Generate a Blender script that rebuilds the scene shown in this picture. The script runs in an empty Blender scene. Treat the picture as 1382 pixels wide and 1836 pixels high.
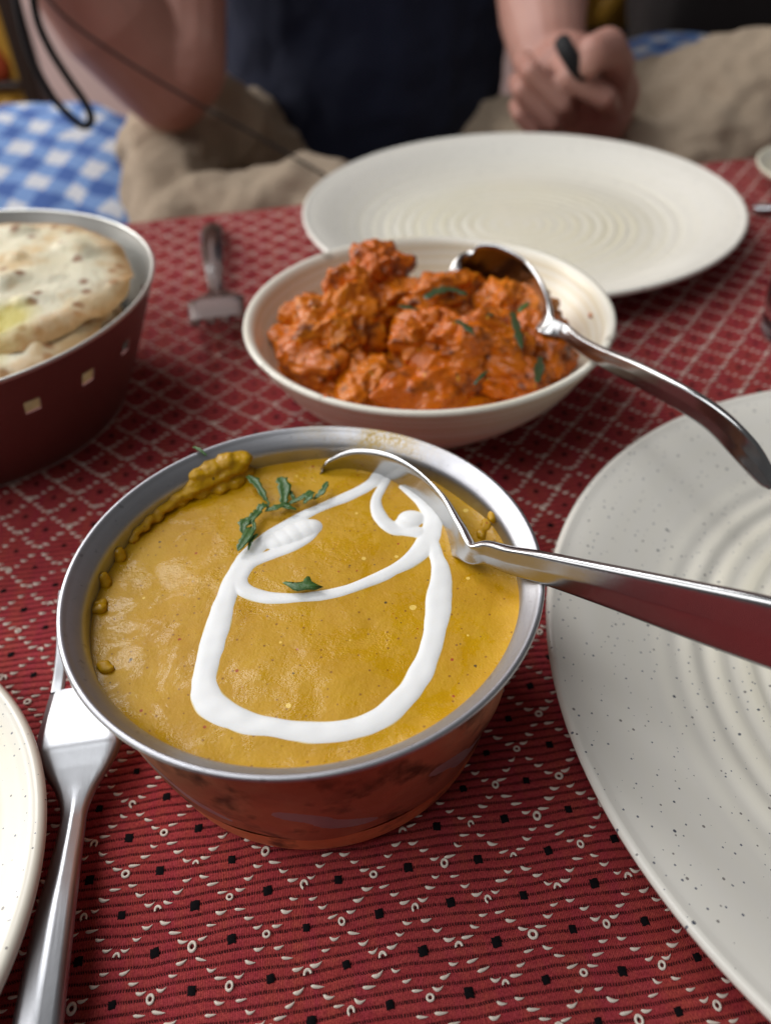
import bpy, bmesh, math, random
import numpy as np
from mathutils import Vector, Matrix, noise
random.seed(7)
rng = np.random.default_rng(7)
scn = bpy.context.scene
COL = scn.collection

# ------------------------------------------------------------------ camera
CAM_H = 0.208
FPX, IW, IH = 1443.24, 1382.0, 1836.0          # focal length in pixels of the photograph
PITCH, ROLL = math.radians(41.27), math.radians(-2.844)
_F = Vector((0, math.cos(PITCH), -math.sin(PITCH)))
_r0 = Vector((1, 0, 0)); _u0 = _r0.cross(_F)
_R = math.cos(ROLL) * _r0 + math.sin(ROLL) * _u0
_U = -math.sin(ROLL) * _r0 + math.cos(ROLL) * _u0
cam = bpy.data.cameras.new('camera')
cam_o = bpy.data.objects.new('camera', cam); COL.objects.link(cam_o)
cam_o.matrix_world = Matrix(((_R.x, _U.x, -_F.x, 0), (_R.y, _U.y, -_F.y, 0), (_R.z, _U.z, -_F.z, CAM_H), (0, 0, 0, 1)))
cam.sensor_fit = 'VERTICAL'; cam.sensor_height = 24.0; cam.lens = FPX / IH * 24.0
cam.clip_start = 0.005; cam.clip_end = 50
cam.dof.use_dof = True; cam.dof.focus_distance = 0.205; cam.dof.aperture_fstop = 18.86 / 3.3
cam.dof.aperture_blades = 0
scn.camera = cam_o

# ------------------------------------------------------------------ light
world = bpy.data.worlds.new('World'); scn.world = world; world.use_nodes = True
bg = world.node_tree.nodes['Background']
bg.inputs[0].default_value = (0.86, 0.87, 0.90, 1); bg.inputs[1].default_value = 0.10

def area(name, loc, target, sx, sy, power, color):
    l = bpy.data.lights.new(name, 'AREA'); l.shape = 'RECTANGLE'; l.size = sx; l.size_y = sy
    l.energy = power; l.color = color
    o = bpy.data.objects.new(name, l); COL.objects.link(o); o.location = loc
    o.rotation_euler = (Vector(target) - Vector(loc)).to_track_quat('-Z', 'Y').to_euler()
    return o
area('window_light', (-0.92, 1.45, 1.84), (-0.02, 0.2, 0.0), 0.80, 0.85, 18, (0.97, 0.98, 1.0))
area('skylight', (-0.75, -0.35, 1.9), (0.0, 0.25, 0.0), 1.2, 1.2, 11, (0.96, 0.98, 1.0))
area('near_fill_light', (-1.15, 0.0, 1.0), (0.0, 0.13, 0.0), 0.9, 0.9, 6, (0.98, 0.98, 1.0))  # added fill lamp to brighten the near cloth, no known window here
area('side_window_light', (-2.2, 1.55, 1.0), (0.0, 0.65, 0.0), 1.2, 1.3, 38, (1.0, 0.98, 0.95))
scn.view_settings.view_transform = 'Standard'; scn.view_settings.look = 'None'
scn.view_settings.exposure = 0.22; scn.view_settings.gamma = 1.0
scn.view_settings.use_curve_mapping = False
scn.cycles.use_denoising = True
scn.cycles.max_bounces = 8

# ------------------------------------------------------------------ helpers
def ray(px, py):
    return (px - IW / 2) / FPX * _R - (py - IH / 2) / FPX * _U + _F
def at(px, py, z):                                # point of the level z seen at a photo pixel
    d = ray(px, py); t = (z - CAM_H) / d.z
    return Vector((0, 0, CAM_H)) + d * t
def aty(px, py, y):                               # point of the upright plane y seen at a photo pixel
    d = ray(px, py); t = y / d.y
    return Vector((0, 0, CAM_H)) + d * t

def link(o, parent=None):
    COL.objects.link(o)
    if parent is not None: o.parent = parent
    return o
def tag(o, label=None, cat=None, group=None, kind=None):
    if label: o['label'] = label
    if cat: o['category'] = cat
    if group: o['group'] = group
    if kind: o['kind'] = kind
    return o
def empty(name, loc=(0, 0, 0), rz=0):
    o = bpy.data.objects.new(name, None); o.empty_display_size = 0.01
    COL.objects.link(o); o.location = loc; o.rotation_euler = (0, 0, rz); return o
def mesh(name, verts, faces, mat, parent=None, smooth=True):
    me = bpy.data.meshes.new(name)
    me.from_pydata([tuple(v) for v in verts], [], [tuple(f) for f in faces])
    if smooth: me.polygons.foreach_set('use_smooth', [True] * len(me.polygons))
    if mat: me.materials.append(mat)
    me.update()
    return link(bpy.data.objects.new(name, me), parent)
def npmesh(name, V, Q, mat, parent=None, smooth=True, uv=None):
    """numpy vertices and quads (or tris) to a mesh object"""
    me = bpy.data.meshes.new(name); V = np.asarray(V, np.float32); Q = np.asarray(Q, np.int32)
    n = Q.shape[1]
    me.vertices.add(len(V)); me.vertices.foreach_set('co', V.ravel())
    me.loops.add(Q.size); me.loops.foreach_set('vertex_index', Q.ravel())
    me.polygons.add(len(Q)); me.polygons.foreach_set('loop_start', np.arange(0, Q.size, n, dtype=np.int32))
    me.polygons.foreach_set('use_smooth', np.full(len(Q), smooth))
    if uv is not None:
        l = me.uv_layers.new(name='UVMap'); l.data.foreach_set('uv', np.asarray(uv, np.float32)[Q.ravel()].ravel())
    me.update(calc_edges=True); me.validate()
    if mat: me.materials.append(mat)
    return link(bpy.data.objects.new(name, me), parent)
def gridquads(nr, nc, wrap=False):
    r = np.arange(nr - 1)[:, None]; c = np.arange(nc if wrap else nc - 1)[None, :]
    c2 = (c + 1) % nc
    a = r * nc + c; b = r * nc + c2; d = (r + 1) * nc + c; e = (r + 1) * nc + c2
    return np.stack([a, b, e, d], -1).reshape(-1, 4)
def resample(pts, step):
    """densify a polyline of (r,z) points with Catmull-Rom"""
    pts = [Vector(p) for p in pts]; out = []
    for i in range(len(pts) - 1):
        p0 = pts[max(i - 1, 0)]; p1 = pts[i]; p2 = pts[i + 1]; p3 = pts[min(i + 2, len(pts) - 1)]
        n = max(1, int((p2 - p1).length / step))
        for k in range(n):
            t = k / n
            out.append(0.5 * ((2 * p1) + (p2 - p0) * t + (2 * p0 - 5 * p1 + 4 * p2 - p3) * t * t + (3 * p1 - p0 - 3 * p2 + p3) * t ** 3))
    out.append(pts[-1]); return out
def lathe(name, prof, seg, mat, parent=None, fn=None):
    """revolve (r,z) profile; fn(r,z,a)->(r,z) for unevenness"""
    P = np.array([[p[0], p[1]] for p in prof]); a = np.linspace(0, 2 * math.pi, seg, endpoint=False)
    V = np.zeros((len(P), seg, 3))
    r = P[:, 0][:, None] + 0 * a[None]; z = P[:, 1][:, None] + 0 * a[None]
    if fn is not None: r, z = fn(r, z, a[None] + 0 * r)
    V[..., 0] = r * np.cos(a); V[..., 1] = r * np.sin(a); V[..., 2] = z
    return npmesh(name, V.reshape(-1, 3), gridquads(len(P), seg, True), mat, parent)
def capsule(V, Fc, p0, r0, p1, r1, seg=14, rings=4, flat=None):
    """append a tapered capsule; flat=(axis vector, factor) squashes it"""
    p0, p1 = Vector(p0), Vector(p1); d = p1 - p0; L = d.length
    d = d / L if L > 1e-9 else Vector((0, 0, 1))
    x = d.orthogonal().normalized(); y = d.cross(x); base = len(V); rows = []
    for i in range(rings + 1):
        th = -math.pi / 2 + (math.pi / 2) * i / rings
        rows.append((p0 + d * (r0 * math.sin(th)), max(r0 * math.cos(th), r0 * 0.02)))
    for i in range(rings + 1):
        th = (math.pi / 2) * i / rings
        rows.append((p1 + d * (r1 * math.sin(th)), max(r1 * math.cos(th), r1 * 0.02)))
    for c, r in rows:
        for k in range(seg):
            a = 2 * math.pi * k / seg; o = (x * math.cos(a) + y * math.sin(a)) * r
            if flat: o = o - flat[0] * (o.dot(flat[0]) * (1 - flat[1]))
            V.append(c + o)
    n = len(rows)
    for i in range(n - 1):
        for k in range(seg):
            k2 = (k + 1) % seg
            Fc.append((base + i * seg + k, base + i * seg + k2, base + (i + 1) * seg + k2, base + (i + 1) * seg + k))
    Fc.append(tuple(base + k for k in range(seg))[::-1]); Fc.append(tuple(base + (n - 1) * seg + k for k in range(seg)))
def ico(V, Fc, c, rad, sub=4, amp=0.0, freq=1.0, seed=0, rot=None, octv=4):
    """append a noise-displaced ellipsoid; rad is a scalar or a triple"""
    bm = bmesh.new(); bmesh.ops.create_icosphere(bm, subdivisions=sub, radius=1)
    rad = Vector((rad, rad, rad)) if not hasattr(rad, '__len__') else Vector(rad)
    base = len(V); m = rot if rot is not None else Matrix.Identity(3); off = Vector((seed * 7.3, seed * 3.1, seed * 5.7)); c = Vector(c)
    for v in bm.verts:
        n = v.co.normalized()
        k = 1 + amp * noise.fractal(n * freq + off, 1.0 if octv < 6 else 0.72, 2.0, octv)
        V.append(c + m @ Vector((n.x * rad.x, n.y * rad.y, n.z * rad.z)) * k)
    for f in bm.faces: Fc.append(tuple(base + v.index for v in f.verts))
    bm.free()
def remesh(o, voxel, smooth=2):
    m = o.modifiers.new('remesh', 'REMESH'); m.mode = 'VOXEL'; m.voxel_size = voxel; m.use_smooth_shade = True
    if smooth:
        s = o.modifiers.new('smooth', 'SMOOTH'); s.factor = 0.5; s.iterations = smooth
def loft(name, st, mat, parent=None, nc=13, thick=None, cup=None, crown=None, rnd=0.0):
    """spoon / handle: stations (centre, side vector, normal, half width, thickness, cup depth, crown).
    The cross-section is closed, top cupped or crowned, edges rounded."""
    V = []; rows = len(st); u = np.linspace(-1, 1, nc)
    for c, sd, n, hw, th, cp, cr in st:
        top = []; bot = []
        for a in u:
            z = -cp * (1 - a * a) + cr * (1 - abs(a)) 
            e = th * 0.5 * math.sqrt(max(0.0, 1 - abs(a) ** 14)) if abs(a) < 1 else 0
            top.append(c + sd * (a * hw) + n * (z + e)); bot.append(c + sd * (a * hw) + n * (z - e))
        V += top + bot[::-1][1:-1]
    m = 2 * nc - 2
    V = [tuple(v) for v in V]; Q = gridquads(rows, m, True)[:, ::-1]
    F = [tuple(q) for q in Q.tolist()]
    nb = len(V); V += V[:m] + V[(rows - 1) * m:]
    F.append(tuple(range(nb, nb + m))); F.append(tuple(range(nb + m, nb + 2 * m))[::-1])
    return mesh(name, V, F, mat, parent)
def spline(keys, n):
    """Catmull-Rom through key rows (numpy), n samples"""
    K = np.array(keys, float); t = np.linspace(0, len(K) - 1, n); out = []
    for x in t:
        i = min(int(x), len(K) - 2); f = x - i
        p0 = K[max(i - 1, 0)]; p1 = K[i]; p2 = K[i + 1]; p3 = K[min(i + 2, len(K) - 1)]
        out.append(0.5 * (2 * p1 + (p2 - p0) * f + (2 * p0 - 5 * p1 + 4 * p2 - p3) * f * f + (3 * p1 - p0 - 3 * p2 + p3) * f ** 3))
    return np.array(out)

# ------------------------------------------------------------------ materials
class N:
    """tiny node builder"""
    def __init__(s, name):
        s.m = bpy.data.materials.new(name); s.m.use_nodes = True; s.t = s.m.node_tree; s.b = s.t.nodes['Principled BSDF']
        s.co = s.t.nodes.new('ShaderNodeTexCoord')
    def n(s, kind, ins=None, **kw):
        d = s.t.nodes.new(kind)
        for k, v in kw.items(): setattr(d, k, v)
        for k, v in (ins or {}).items(): s.set(d.inputs[k], v)
        return d
    def set(s, sock, v):
        if isinstance(v, bpy.types.NodeSocket): s.t.links.new(v, sock)
        elif isinstance(v, bpy.types.Node): s.t.links.new(v.outputs[0], sock)
        else: sock.default_value = v
    def p(s, **kw):
        names = dict(base='Base Color', rough='Roughness', metal='Metallic', spec='Specular IOR Level', sss='Subsurface Weight', sssr='Subsurface Radius', ssss='Subsurface Scale', coat='Coat Weight', coatr='Coat Roughness', normal='Normal', trans='Transmission Weight', ior='IOR', sheen='Sheen Weight', aniso='Anisotropic')
        for k, v in kw.items():
            if k in ('base',) and isinstance(v, tuple) and len(v) == 3: v = (*v, 1)
            s.set(s.b.inputs[names[k]], v)
        return s
    def noise(s, scale, detail=4, rough=0.55, vec=None, dist=0.0):
        return s.n('ShaderNodeTexNoise', {'Vector': vec if vec is not None else s.co.outputs['Object'], 'Scale': scale, 'Detail': detail, 'Roughness': rough, 'Distortion': dist})
    def ramp(s, fac, stops, interp='LINEAR'):
        d = s.n('ShaderNodeValToRGB', {'Fac': fac}); r = d.color_ramp; r.interpolation = interp
        while len(r.elements) < len(stops): r.elements.new(0.5)
        for e, (p, c) in zip(r.elements, stops):
            e.position = p; e.color = (c, c, c, 1) if not hasattr(c, '__len__') else (*c, 1)
        return d
    def mix(s, fac, a, b, blend='MIX'):
        d = s.n('ShaderNodeMix', data_type='RGBA', blend_type=blend)
        for i, v in ((0, fac), (6, a), (7, b)):
            if isinstance(v, tuple) and len(v) == 3: v = (*v, 1)
            s.set(d.inputs[i], v)
        return d.outputs[2]
    def math(s, op, a, b=None, c=None, clamp=False):
        d = s.n('ShaderNodeMath', operation=op, use_clamp=clamp); s.set(d.inputs[0], a)
        if b is not None: s.set(d.inputs[1], b)
        if c is not None: s.set(d.inputs[2], c)
        return d.outputs[0]
    def bump(s, h, strength, dist, normal=None):
        ins = {'Height': h, 'Strength': strength, 'Distance': dist}
        if normal is not None: ins['Normal'] = normal
        return s.n('ShaderNodeBump', ins).outputs[0]
    def mapping(s, scale=(1, 1, 1), rot=(0, 0, 0), src='Object'):
        return s.n('ShaderNodeMapping', {'Vector': s.co.outputs[src], 'Scale': scale, 'Rotation': rot}).outputs[0]

def speckle(k, scale, size, amount, base, col):
    vo = k.n('ShaderNodeTexVoronoi', {'Vector': k.co.outputs['Object'], 'Scale': scale, 'Randomness': 1.0}, voronoi_dimensions='2D')
    sep = k.n('ShaderNodeSeparateColor', {'Color': vo.outputs['Color']})
    thr = k.math('MULTIPLY', sep.outputs[0], size)
    near = k.math('LESS_THAN', vo.outputs['Distance'], thr)
    gate = k.math('LESS_THAN', sep.outputs[1], amount)
    return k.mix(k.math('MULTIPLY', near, gate), base, col)

def mat_steel(name, base=(0.62, 0.62, 0.63), rough=0.22, scratch=0.25):
    k = N(name); n1 = k.noise(260, 3); n2 = k.noise(38, 4)
    st = k.noise(900, 2, vec=k.mapping((1, 0.03, 1)))
    col = k.mix(k.ramp(n2, [(0.35, 0.0), (0.75, 1.0)]), base, tuple(c * 0.82 for c in base))
    rg = k.math('ADD', k.math('MULTIPLY', n2.outputs[0], 0.14), rough - 0.07)
    k.p(base=col, metal=1.0, rough=rg, normal=k.bump(k.math('ADD', n1.outputs[0], k.math('MULTIPLY', st.outputs[0], 0.6)), scratch * 0.25, 0.0002))
    return k.m
STEEL = mat_steel('cutlery_steel', (0.46, 0.455, 0.45), 0.20, 0.5)
FORK_STEEL = mat_steel('satin_fork_steel', (0.44, 0.445, 0.46), 0.33, 0.7)

def mat_potsteel():
    k = N('pot_rim_steel'); sp = k.noise(1500, 2); n2 = k.noise(60, 5)
    # fine concentric turning marks, dull pitting
    sx = k.n('ShaderNodeSeparateXYZ', {'Vector': k.co.outputs['Object']})
    r = k.math('SQRT', k.math('ADD', k.math('POWER', sx.outputs[0], 2.0), k.math('POWER', sx.outputs[1], 2.0)))
    turn = k.n('ShaderNodeTexNoise', {'Scale': 1.0, 'Detail': 3}, noise_dimensions='1D'); k.set(turn.inputs['W'], k.math('MULTIPLY', r, 2600.0))
    col = k.mix(k.ramp(n2, [(0.3, 0.0), (0.72, 1.0)]), (0.50, 0.50, 0.52), (0.37, 0.37, 0.39))
    pit = k.ramp(k.noise(420, 2).outputs[0], [(0.66, 0.0), (0.74, 1.0)])
    col = k.mix(k.math('MULTIPLY', pit.outputs[0], 0.45), col, (0.16, 0.16, 0.17))
    # yellow oily film splashed on the far flange
    sm = k.noise(70, 5)
    g = k.n('ShaderNodeVectorMath', {0: k.co.outputs['Object'], 1: (0.020, 0.0555, 0.059)}, operation='DISTANCE')
    film = k.math('MULTIPLY', k.ramp(g.outputs['Value'], [(0.0, 1.0), (0.028, 0.0)]).outputs[0], k.ramp(sm.outputs[0], [(0.36, 0.0), (0.6, 1.0)]).outputs[0])
    grain = k.ramp(k.noise(1100, 2).outputs[0], [(0.35, 0.25), (0.62, 1.0)])
    film = k.math('MULTIPLY', film, grain.outputs[0])
    col = k.mix(film, col, (0.50, 0.33, 0.07))
    k.p(base=col, metal=k.math('SUBTRACT', 1.0, film), rough=k.math('ADD', k.math('MULTIPLY', n2.outputs[0], 0.2), 0.33),
        normal=k.bump(k.math('ADD', k.math('MULTIPLY', sp.outputs[0], 0.5), turn.outputs[0]), 0.14, 0.0002))
    return k.m
POT_STEEL = mat_potsteel()

def mat_copper(name, a, b, rough):
    k = N(name); n = k.noise(32, 5, dist=0.4); n2 = k.noise(150, 4)
    hm = k.n('ShaderNodeTexVoronoi', {'Vector': k.co.outputs['Object'], 'Scale': 80.0}, feature='SMOOTH_F1')
    col = k.mix(k.ramp(n, [(0.32, 0.0), (0.7, 1.0)]), a, b)
    dark = k.ramp(k.noise(85, 4).outputs[0], [(0.54, 0.0), (0.68, 1.0)])
    col = k.mix(k.math('MULTIPLY', dark.outputs[0], 0.8), col, (0.06, 0.028, 0.018))
    k.p(base=col, metal=0.92, rough=k.math('ADD', k.math('MULTIPLY', n2.outputs[0], 0.3), rough - 0.12),
        normal=k.bump(k.math('ADD', hm.outputs['Distance'], k.math('MULTIPLY', n2.outputs[0], 0.25)), 0.8, 0.0022))
    return k.m
COPPER = mat_copper('hammered_copper', (0.58, 0.25, 0.14), (0.38, 0.15, 0.085), 0.56)
COPPER_BAND = mat_copper('bright_copper', (0.82, 0.36, 0.17), (0.66, 0.25, 0.11), 0.58)

def mat_curry():
    k = N('yellow_curry')
    big = k.noise(55, 5); fine = k.noise(1100, 3, 0.75); mid = k.noise(300, 4, 0.65)
    col = k.mix(k.ramp(big, [(0.32, 0.0), (0.7, 1.0)]), (0.54, 0.292, 0.002), (0.48, 0.240, 0.0015))
    col = k.mix(k.ramp(mid, [(0.5, 0.0), (0.75, 0.55)]), col, (0.56, 0.32, 0.006))
    col = speckle(k, 420, 0.15, 0.35, col, (0.30, 0.13, 0.008))
    col = speckle(k, 190, 0.085, 0.12, col, (0.36, 0.06, 0.006))
    col = speckle(k, 140, 0.06, 0.16, col, (0.10, 0.06, 0.012))
    col = speckle(k, 105, 0.10, 0.16, col, (0.80, 0.55, 0.12))
    patch = k.noise(85, 6, 0.72, dist=0.8)
    rg = k.ramp(patch, [(0.48, 0.52), (0.54, 0.20)])
    h = k.math('ADD', k.math('MULTIPLY', fine.outputs[0], 0.6), k.math('MULTIPLY', mid.outputs[0], 0.9))
    nb = k.bump(h, k.ramp(patch, [(0.44, 0.55), (0.56, 0.50)]).outputs[0], 0.00042)
    k.p(base=col, rough=rg, spec=0.38, normal=nb, sss=0.05, ssss=0.002, sssr=(1.0, 0.6, 0.15))
    return k.m
CURRY = mat_curry()
k = N('fresh_cream'); hh_ = k.n('ShaderNodeSeparateXYZ', {'Vector': k.n('ShaderNodeUVMap').outputs[0]}).outputs[0]
k.p(base=k.mix(k.ramp(k.math('ADD', hh_, k.math('MULTIPLY', k.noise(260, 4).outputs[0], 0.10)), [(0.05, 0.0), (0.24, 1.0)]), (0.74, 0.58, 0.22), (0.83, 0.83, 0.815)), rough=0.44, spec=0.5, sss=0.25, ssss=0.003, sssr=(1, 0.9, 0.75), normal=k.bump(k.noise(120, 2), 0.04, 0.0004)); CREAM = k.m

def mat_leaf(name, a, b):
    k = N(name); n = k.noise(420, 4)
    k.p(base=k.mix(n.outputs[0], a, b), rough=0.38, spec=0.5, normal=k.bump(k.noise(900, 3), 0.5, 0.0003), sss=0.05, ssss=0.001); return k.m
LEAF = mat_leaf('coriander_green', (0.020, 0.075, 0.014), (0.062, 0.150, 0.024))
LEAF2 = mat_leaf('wilted_herb_green', (0.008, 0.026, 0.007), (0.040, 0.075, 0.016))

def mat_ceramic(name, base, tint, spots=0.5, rough=0.24):
    k = N(name); n = k.noise(22, 3)
    sx = k.n('ShaderNodeSeparateXYZ', {'Vector': k.co.outputs['Object']})
    r = k.math('SQRT', k.math('ADD', k.math('POWER', sx.outputs[0], 2.0), k.math('POWER', sx.outputs[1], 2.0)))
    w = k.math('SINE', k.math('MULTIPLY', r, 2 * math.pi / 0.0088))
    glaze = k.math('ADD', k.math('MULTIPLY', w, 0.16), k.math('MULTIPLY', n.outputs[0], 0.5))
    inner = k.ramp(r, [(0.06, 1.0), (0.115, 0.15)])
    col = k.mix(k.math('MULTIPLY', k.math('ADD', glaze, 0.3), inner.outputs[0], clamp=True), base, tint)
    col = speckle(k, 300, 0.105, spots, col, (0.16, 0.17, 0.20))
    col = speckle(k, 170, 0.075, spots, col, (0.24, 0.22, 0.20))
    col = speckle(k, 90, 0.045, spots, col, (0.10, 0.11, 0.13))
    k.p(base=col, rough=rough, spec=0.5, normal=k.bump(k.noise(120, 3), 0.08, 0.0004)); return k.m
PLATE = mat_ceramic('speckled_white_glaze', (0.82, 0.79, 0.72), (0.78, 0.72, 0.51))
BOWLM = None
def mat_bowl():
    k = N('cream_stoneware'); n = k.noise(20, 4)
    sx = k.n('ShaderNodeSeparateXYZ', {'Vector': k.co.outputs['Object']})
    zz = k.n('ShaderNodeTexNoise', {'Scale': 1.0, 'Detail': 3}, noise_dimensions='1D'); k.set(zz.inputs['W'], k.math('ADD', k.math('MULTIPLY', sx.outputs[2], 260.0), k.math('MULTIPLY', n.outputs[0], 0.8)))
    col = k.mix(k.ramp(zz, [(0.4, 0.0), (0.62, 1.0)]), (0.80, 0.76, 0.65), (0.70, 0.60, 0.40))
    wear = k.math('MULTIPLY', k.ramp(sx.outputs[2], [(0.0455, 0.0), (0.0462, 1.0), (0.0475, 0.0)]).outputs[0], k.ramp(k.noise(95, 3).outputs[0], [(0.64, 0.0), (0.67, 1.0)]).outputs[0])
    col = k.mix(wear, col, (0.16, 0.11, 0.07))
    k.p(base=col, rough=0.3, normal=k.bump(zz.outputs[0], 0.15, 0.0008)); return k.m
BOWLM = mat_bowl()

def mat_red():
    k = N('orange_red_gravy'); big = k.noise(60, 5, dist=0.5); mid = k.noise(240, 4, 0.65); fine = k.noise(900, 3)
    col = k.mix(k.ramp(big, [(0.30, 0.0), (0.55, 0.5), (0.75, 1.0)]), (0.56, 0.125, 0.003), (0.68, 0.225, 0.005))
    col = k.mix(k.ramp(mid, [(0.54, 0.0), (0.74, 0.7)]), col, (0.68, 0.25, 0.012))
    oi = k.n('ShaderNodeObjectInfo')
    col = k.mix(k.math('MULTIPLY', oi.outputs['Random'], 0.5), col, (0.45, 0.065, 0.003))
    dk = k.ramp(k.noise(105, 5, 0.65).outputs[0], [(0.52, 0.0), (0.64, 1.0)])
    col = k.mix(k.math('MULTIPLY', dk.outputs[0], 0.9), col, (0.12, 0.026, 0.007))
    col = speckle(k, 150, 0.13, 0.30, col, (0.72, 0.34, 0.03))
    col = speckle(k, 170, 0.11, 0.30, col, (0.05, 0.02, 0.008))
    k.p(base=col, rough=k.ramp(mid, [(0.42, 0.16), (0.66, 0.42)]), spec=0.36, normal=k.bump(k.math('ADD', k.math('MULTIPLY', fine.outputs[0], 0.4), mid.outputs[0]), 0.5, 0.0009), sss=0.04, ssss=0.003, sssr=(1, .35, .1)); return k.m
RED = mat_red()

def mat_cloth():
    k = N('red_woven_cloth'); uv = k.n('ShaderNodeUVMap'); sp = k.n('ShaderNodeSeparateXYZ', {'Vector': uv.outputs[0]})
    u, v = sp.outputs[0], sp.outputs[1]                        # u: metres along a rib * 1000, v: rib count
    fr = k.math('FRACT', v); tri = k.math('MULTIPLY', k.math('ABSOLUTE', k.math('SUBTRACT', fr, 0.5)), 2.0)
    def uvn(su, sv, detail=3):
        c = k.n('ShaderNodeCombineXYZ', {0: k.math('MULTIPLY', u, su), 1: k.math('MULTIPLY', v, sv)})
        return k.n('ShaderNodeTexNoise', {'Vector': c.outputs[0], 'Scale': 1.0, 'Detail': detail, 'Roughness': 0.6})
    warp = uvn(0.22, 0.03, 3); ribv = uvn(0.05, 0.9, 3); fine = uvn(3.2, 3.0, 2)
    col = k.mix(k.ramp(warp, [(0.34, 0.0), (0.66, 1.0)]), (0.50, 0.060, 0.084), (0.56, 0.100, 0.068))
    col = k.mix(k.ramp(ribv, [(0.35, 0.0), (0.7, 0.6)]), col, (0.39, 0.028, 0.042))
    col = k.mix(k.ramp(fine, [(0.36, 0.8), (0.62, 0.0)]), col, (0.22, 0.018, 0.026))
    col = k.mix(k.ramp(uvn(0.012, 0.012, 4), [(0.35, 0.35), (0.65, 0.0)]), col, (0.30, 0.045, 0.04))
    bead = k.math('SINE', k.math('MULTIPLY', k.math('ADD', u, k.math('MULTIPLY', ribv.outputs[0], 3.0)), 2 * math.pi / 0.62))
    line = k.ramp(tri, [(0.60, 0.0), (0.80, 1.0)])
    beadm = k.ramp(k.math('ADD', k.math('MULTIPLY', bead, 0.3), k.math('MULTIPLY', uvn(0.5, 1.3, 2).outputs[0], 1.0)), [(0.30, 0.15), (0.62, 1.0)])
    dark = k.math('MULTIPLY', line.outputs[0], beadm.outputs[0])
    col = k.mix(dark, col, (0.028, 0.006, 0.007))
    thread = k.math('SINE', k.math('MULTIPLY', u, 2 * math.pi / 0.42))
    h = k.math('ADD', k.math('MULTIPLY', thread, 0.25), k.math('MULTIPLY', fine.outputs[0], 0.8))
    k.p(base=col, rough=0.82, spec=0.12, normal=k.bump(h, 0.9, 0.0003)); return k.m
CLOTH = mat_cloth()
k = N('white_thread'); k.p(base=k.mix(k.noise(700, 2).outputs[0], (0.70, 0.61, 0.50), (0.84, 0.78, 0.68)), rough=0.55, normal=k.bump(k.noise(3000, 2), 0.4, 0.0002)); THREAD = k.m
k = N('black_thread'); k.p(base=k.mix(k.noise(900, 2).outputs[0], (0.004, 0.0035, 0.0045), (0.009, 0.008, 0.009)), rough=0.9, spec=0.08, normal=k.bump(k.noise(2500, 2), 0.5, 0.0003)); BLACK = k.m

# ------------------------------------------------------------------ tablecloth
LO = Vector((-0.03512, 0.09205)); LA, LB = 0.018394, 0.010208      # weave lattice: origin, column and row pitch
_ang = math.atan2(0.00187541, 0.0182983); LU = np.array([math.cos(_ang), math.sin(_ang)]); LV = np.array([-LU[1], LU[0]])
RIB = LB / 4
def waver(s, t):
    return 0.00045 * np.sin(s * 61 + t * 37) + 0.0003 * np.sin(s * 143 - t * 90 + 1.7) + 0.00018 * np.sin(s * 380 + t * 210)
def edge_t(s):                                       # far edge of the table in lattice coordinates
    return 0.468 + 0.045 * (s + 0.02)
def cloth_z(s, t):
    e = np.maximum(0, t - edge_t(s)); return e
def fold(S, T):
    """wrap past the table edge: returns t', dz"""
    E = T - edge_t(S); r = 0.012; ang = np.clip(E / r, 0, math.pi / 2)
    over = np.maximum(0, E - r * math.pi / 2)
    t2 = np.where(E > 0, edge_t(S) + r * np.sin(ang), T)
    dz = np.where(E > 0, -r * (1 - np.cos(ang)) - over, 0.0)
    return t2, dz
def build_cloth():
    rows = []; t = -0.11; 
    n0 = int(round(-0.11 / RIB))
    vv = [q + 0.5 for q in range(int(-0.60 / RIB), n0, 2)]
    j = n0
    while j * RIB < 0.56:
        sub = 8 if j * RIB < 0.22 else 5
        vv += [j + q / sub for q in range(sub)]; j += 1
    vv = np.array(vv); tt = vv * RIB
    ss = np.linspace(-0.46, 0.56, 150)
    S, T = np.meshgrid(ss, tt); Vr = np.meshgrid(ss, vv)[1]
    fr = Vr - np.floor(Vr)
    z = 0.00055 * (np.sqrt(np.maximum(0, 1 - (2 * fr - 1) ** 2 * 0.96)) - 1)
    Tw, dz = fold(S, T); Tw = Tw + waver(S, T)
    und = 0.0004 * np.sin(S * 23 + 1) * np.sin(T * 31) 
    X = LO.x + S * LU[0] + Tw * LV[0]; Y = LO.y + S * LU[1] + Tw * LV[1]
    V = np.stack([X, Y, z + dz + und * 0.5 - 0.0002], -1).reshape(-1, 3)
    uv = np.stack([S * 1000, Vr], -1).reshape(-1, 2)
    o = npmesh('tablecloth', V, gridquads(len(vv), len(ss)), CLOTH, None, True, uv)
    return o
cloth = build_cloth()
tag(cloth, 'red ribbed woven tablecloth with white fleck diamonds and black squares', 'tablecloth')

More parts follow.
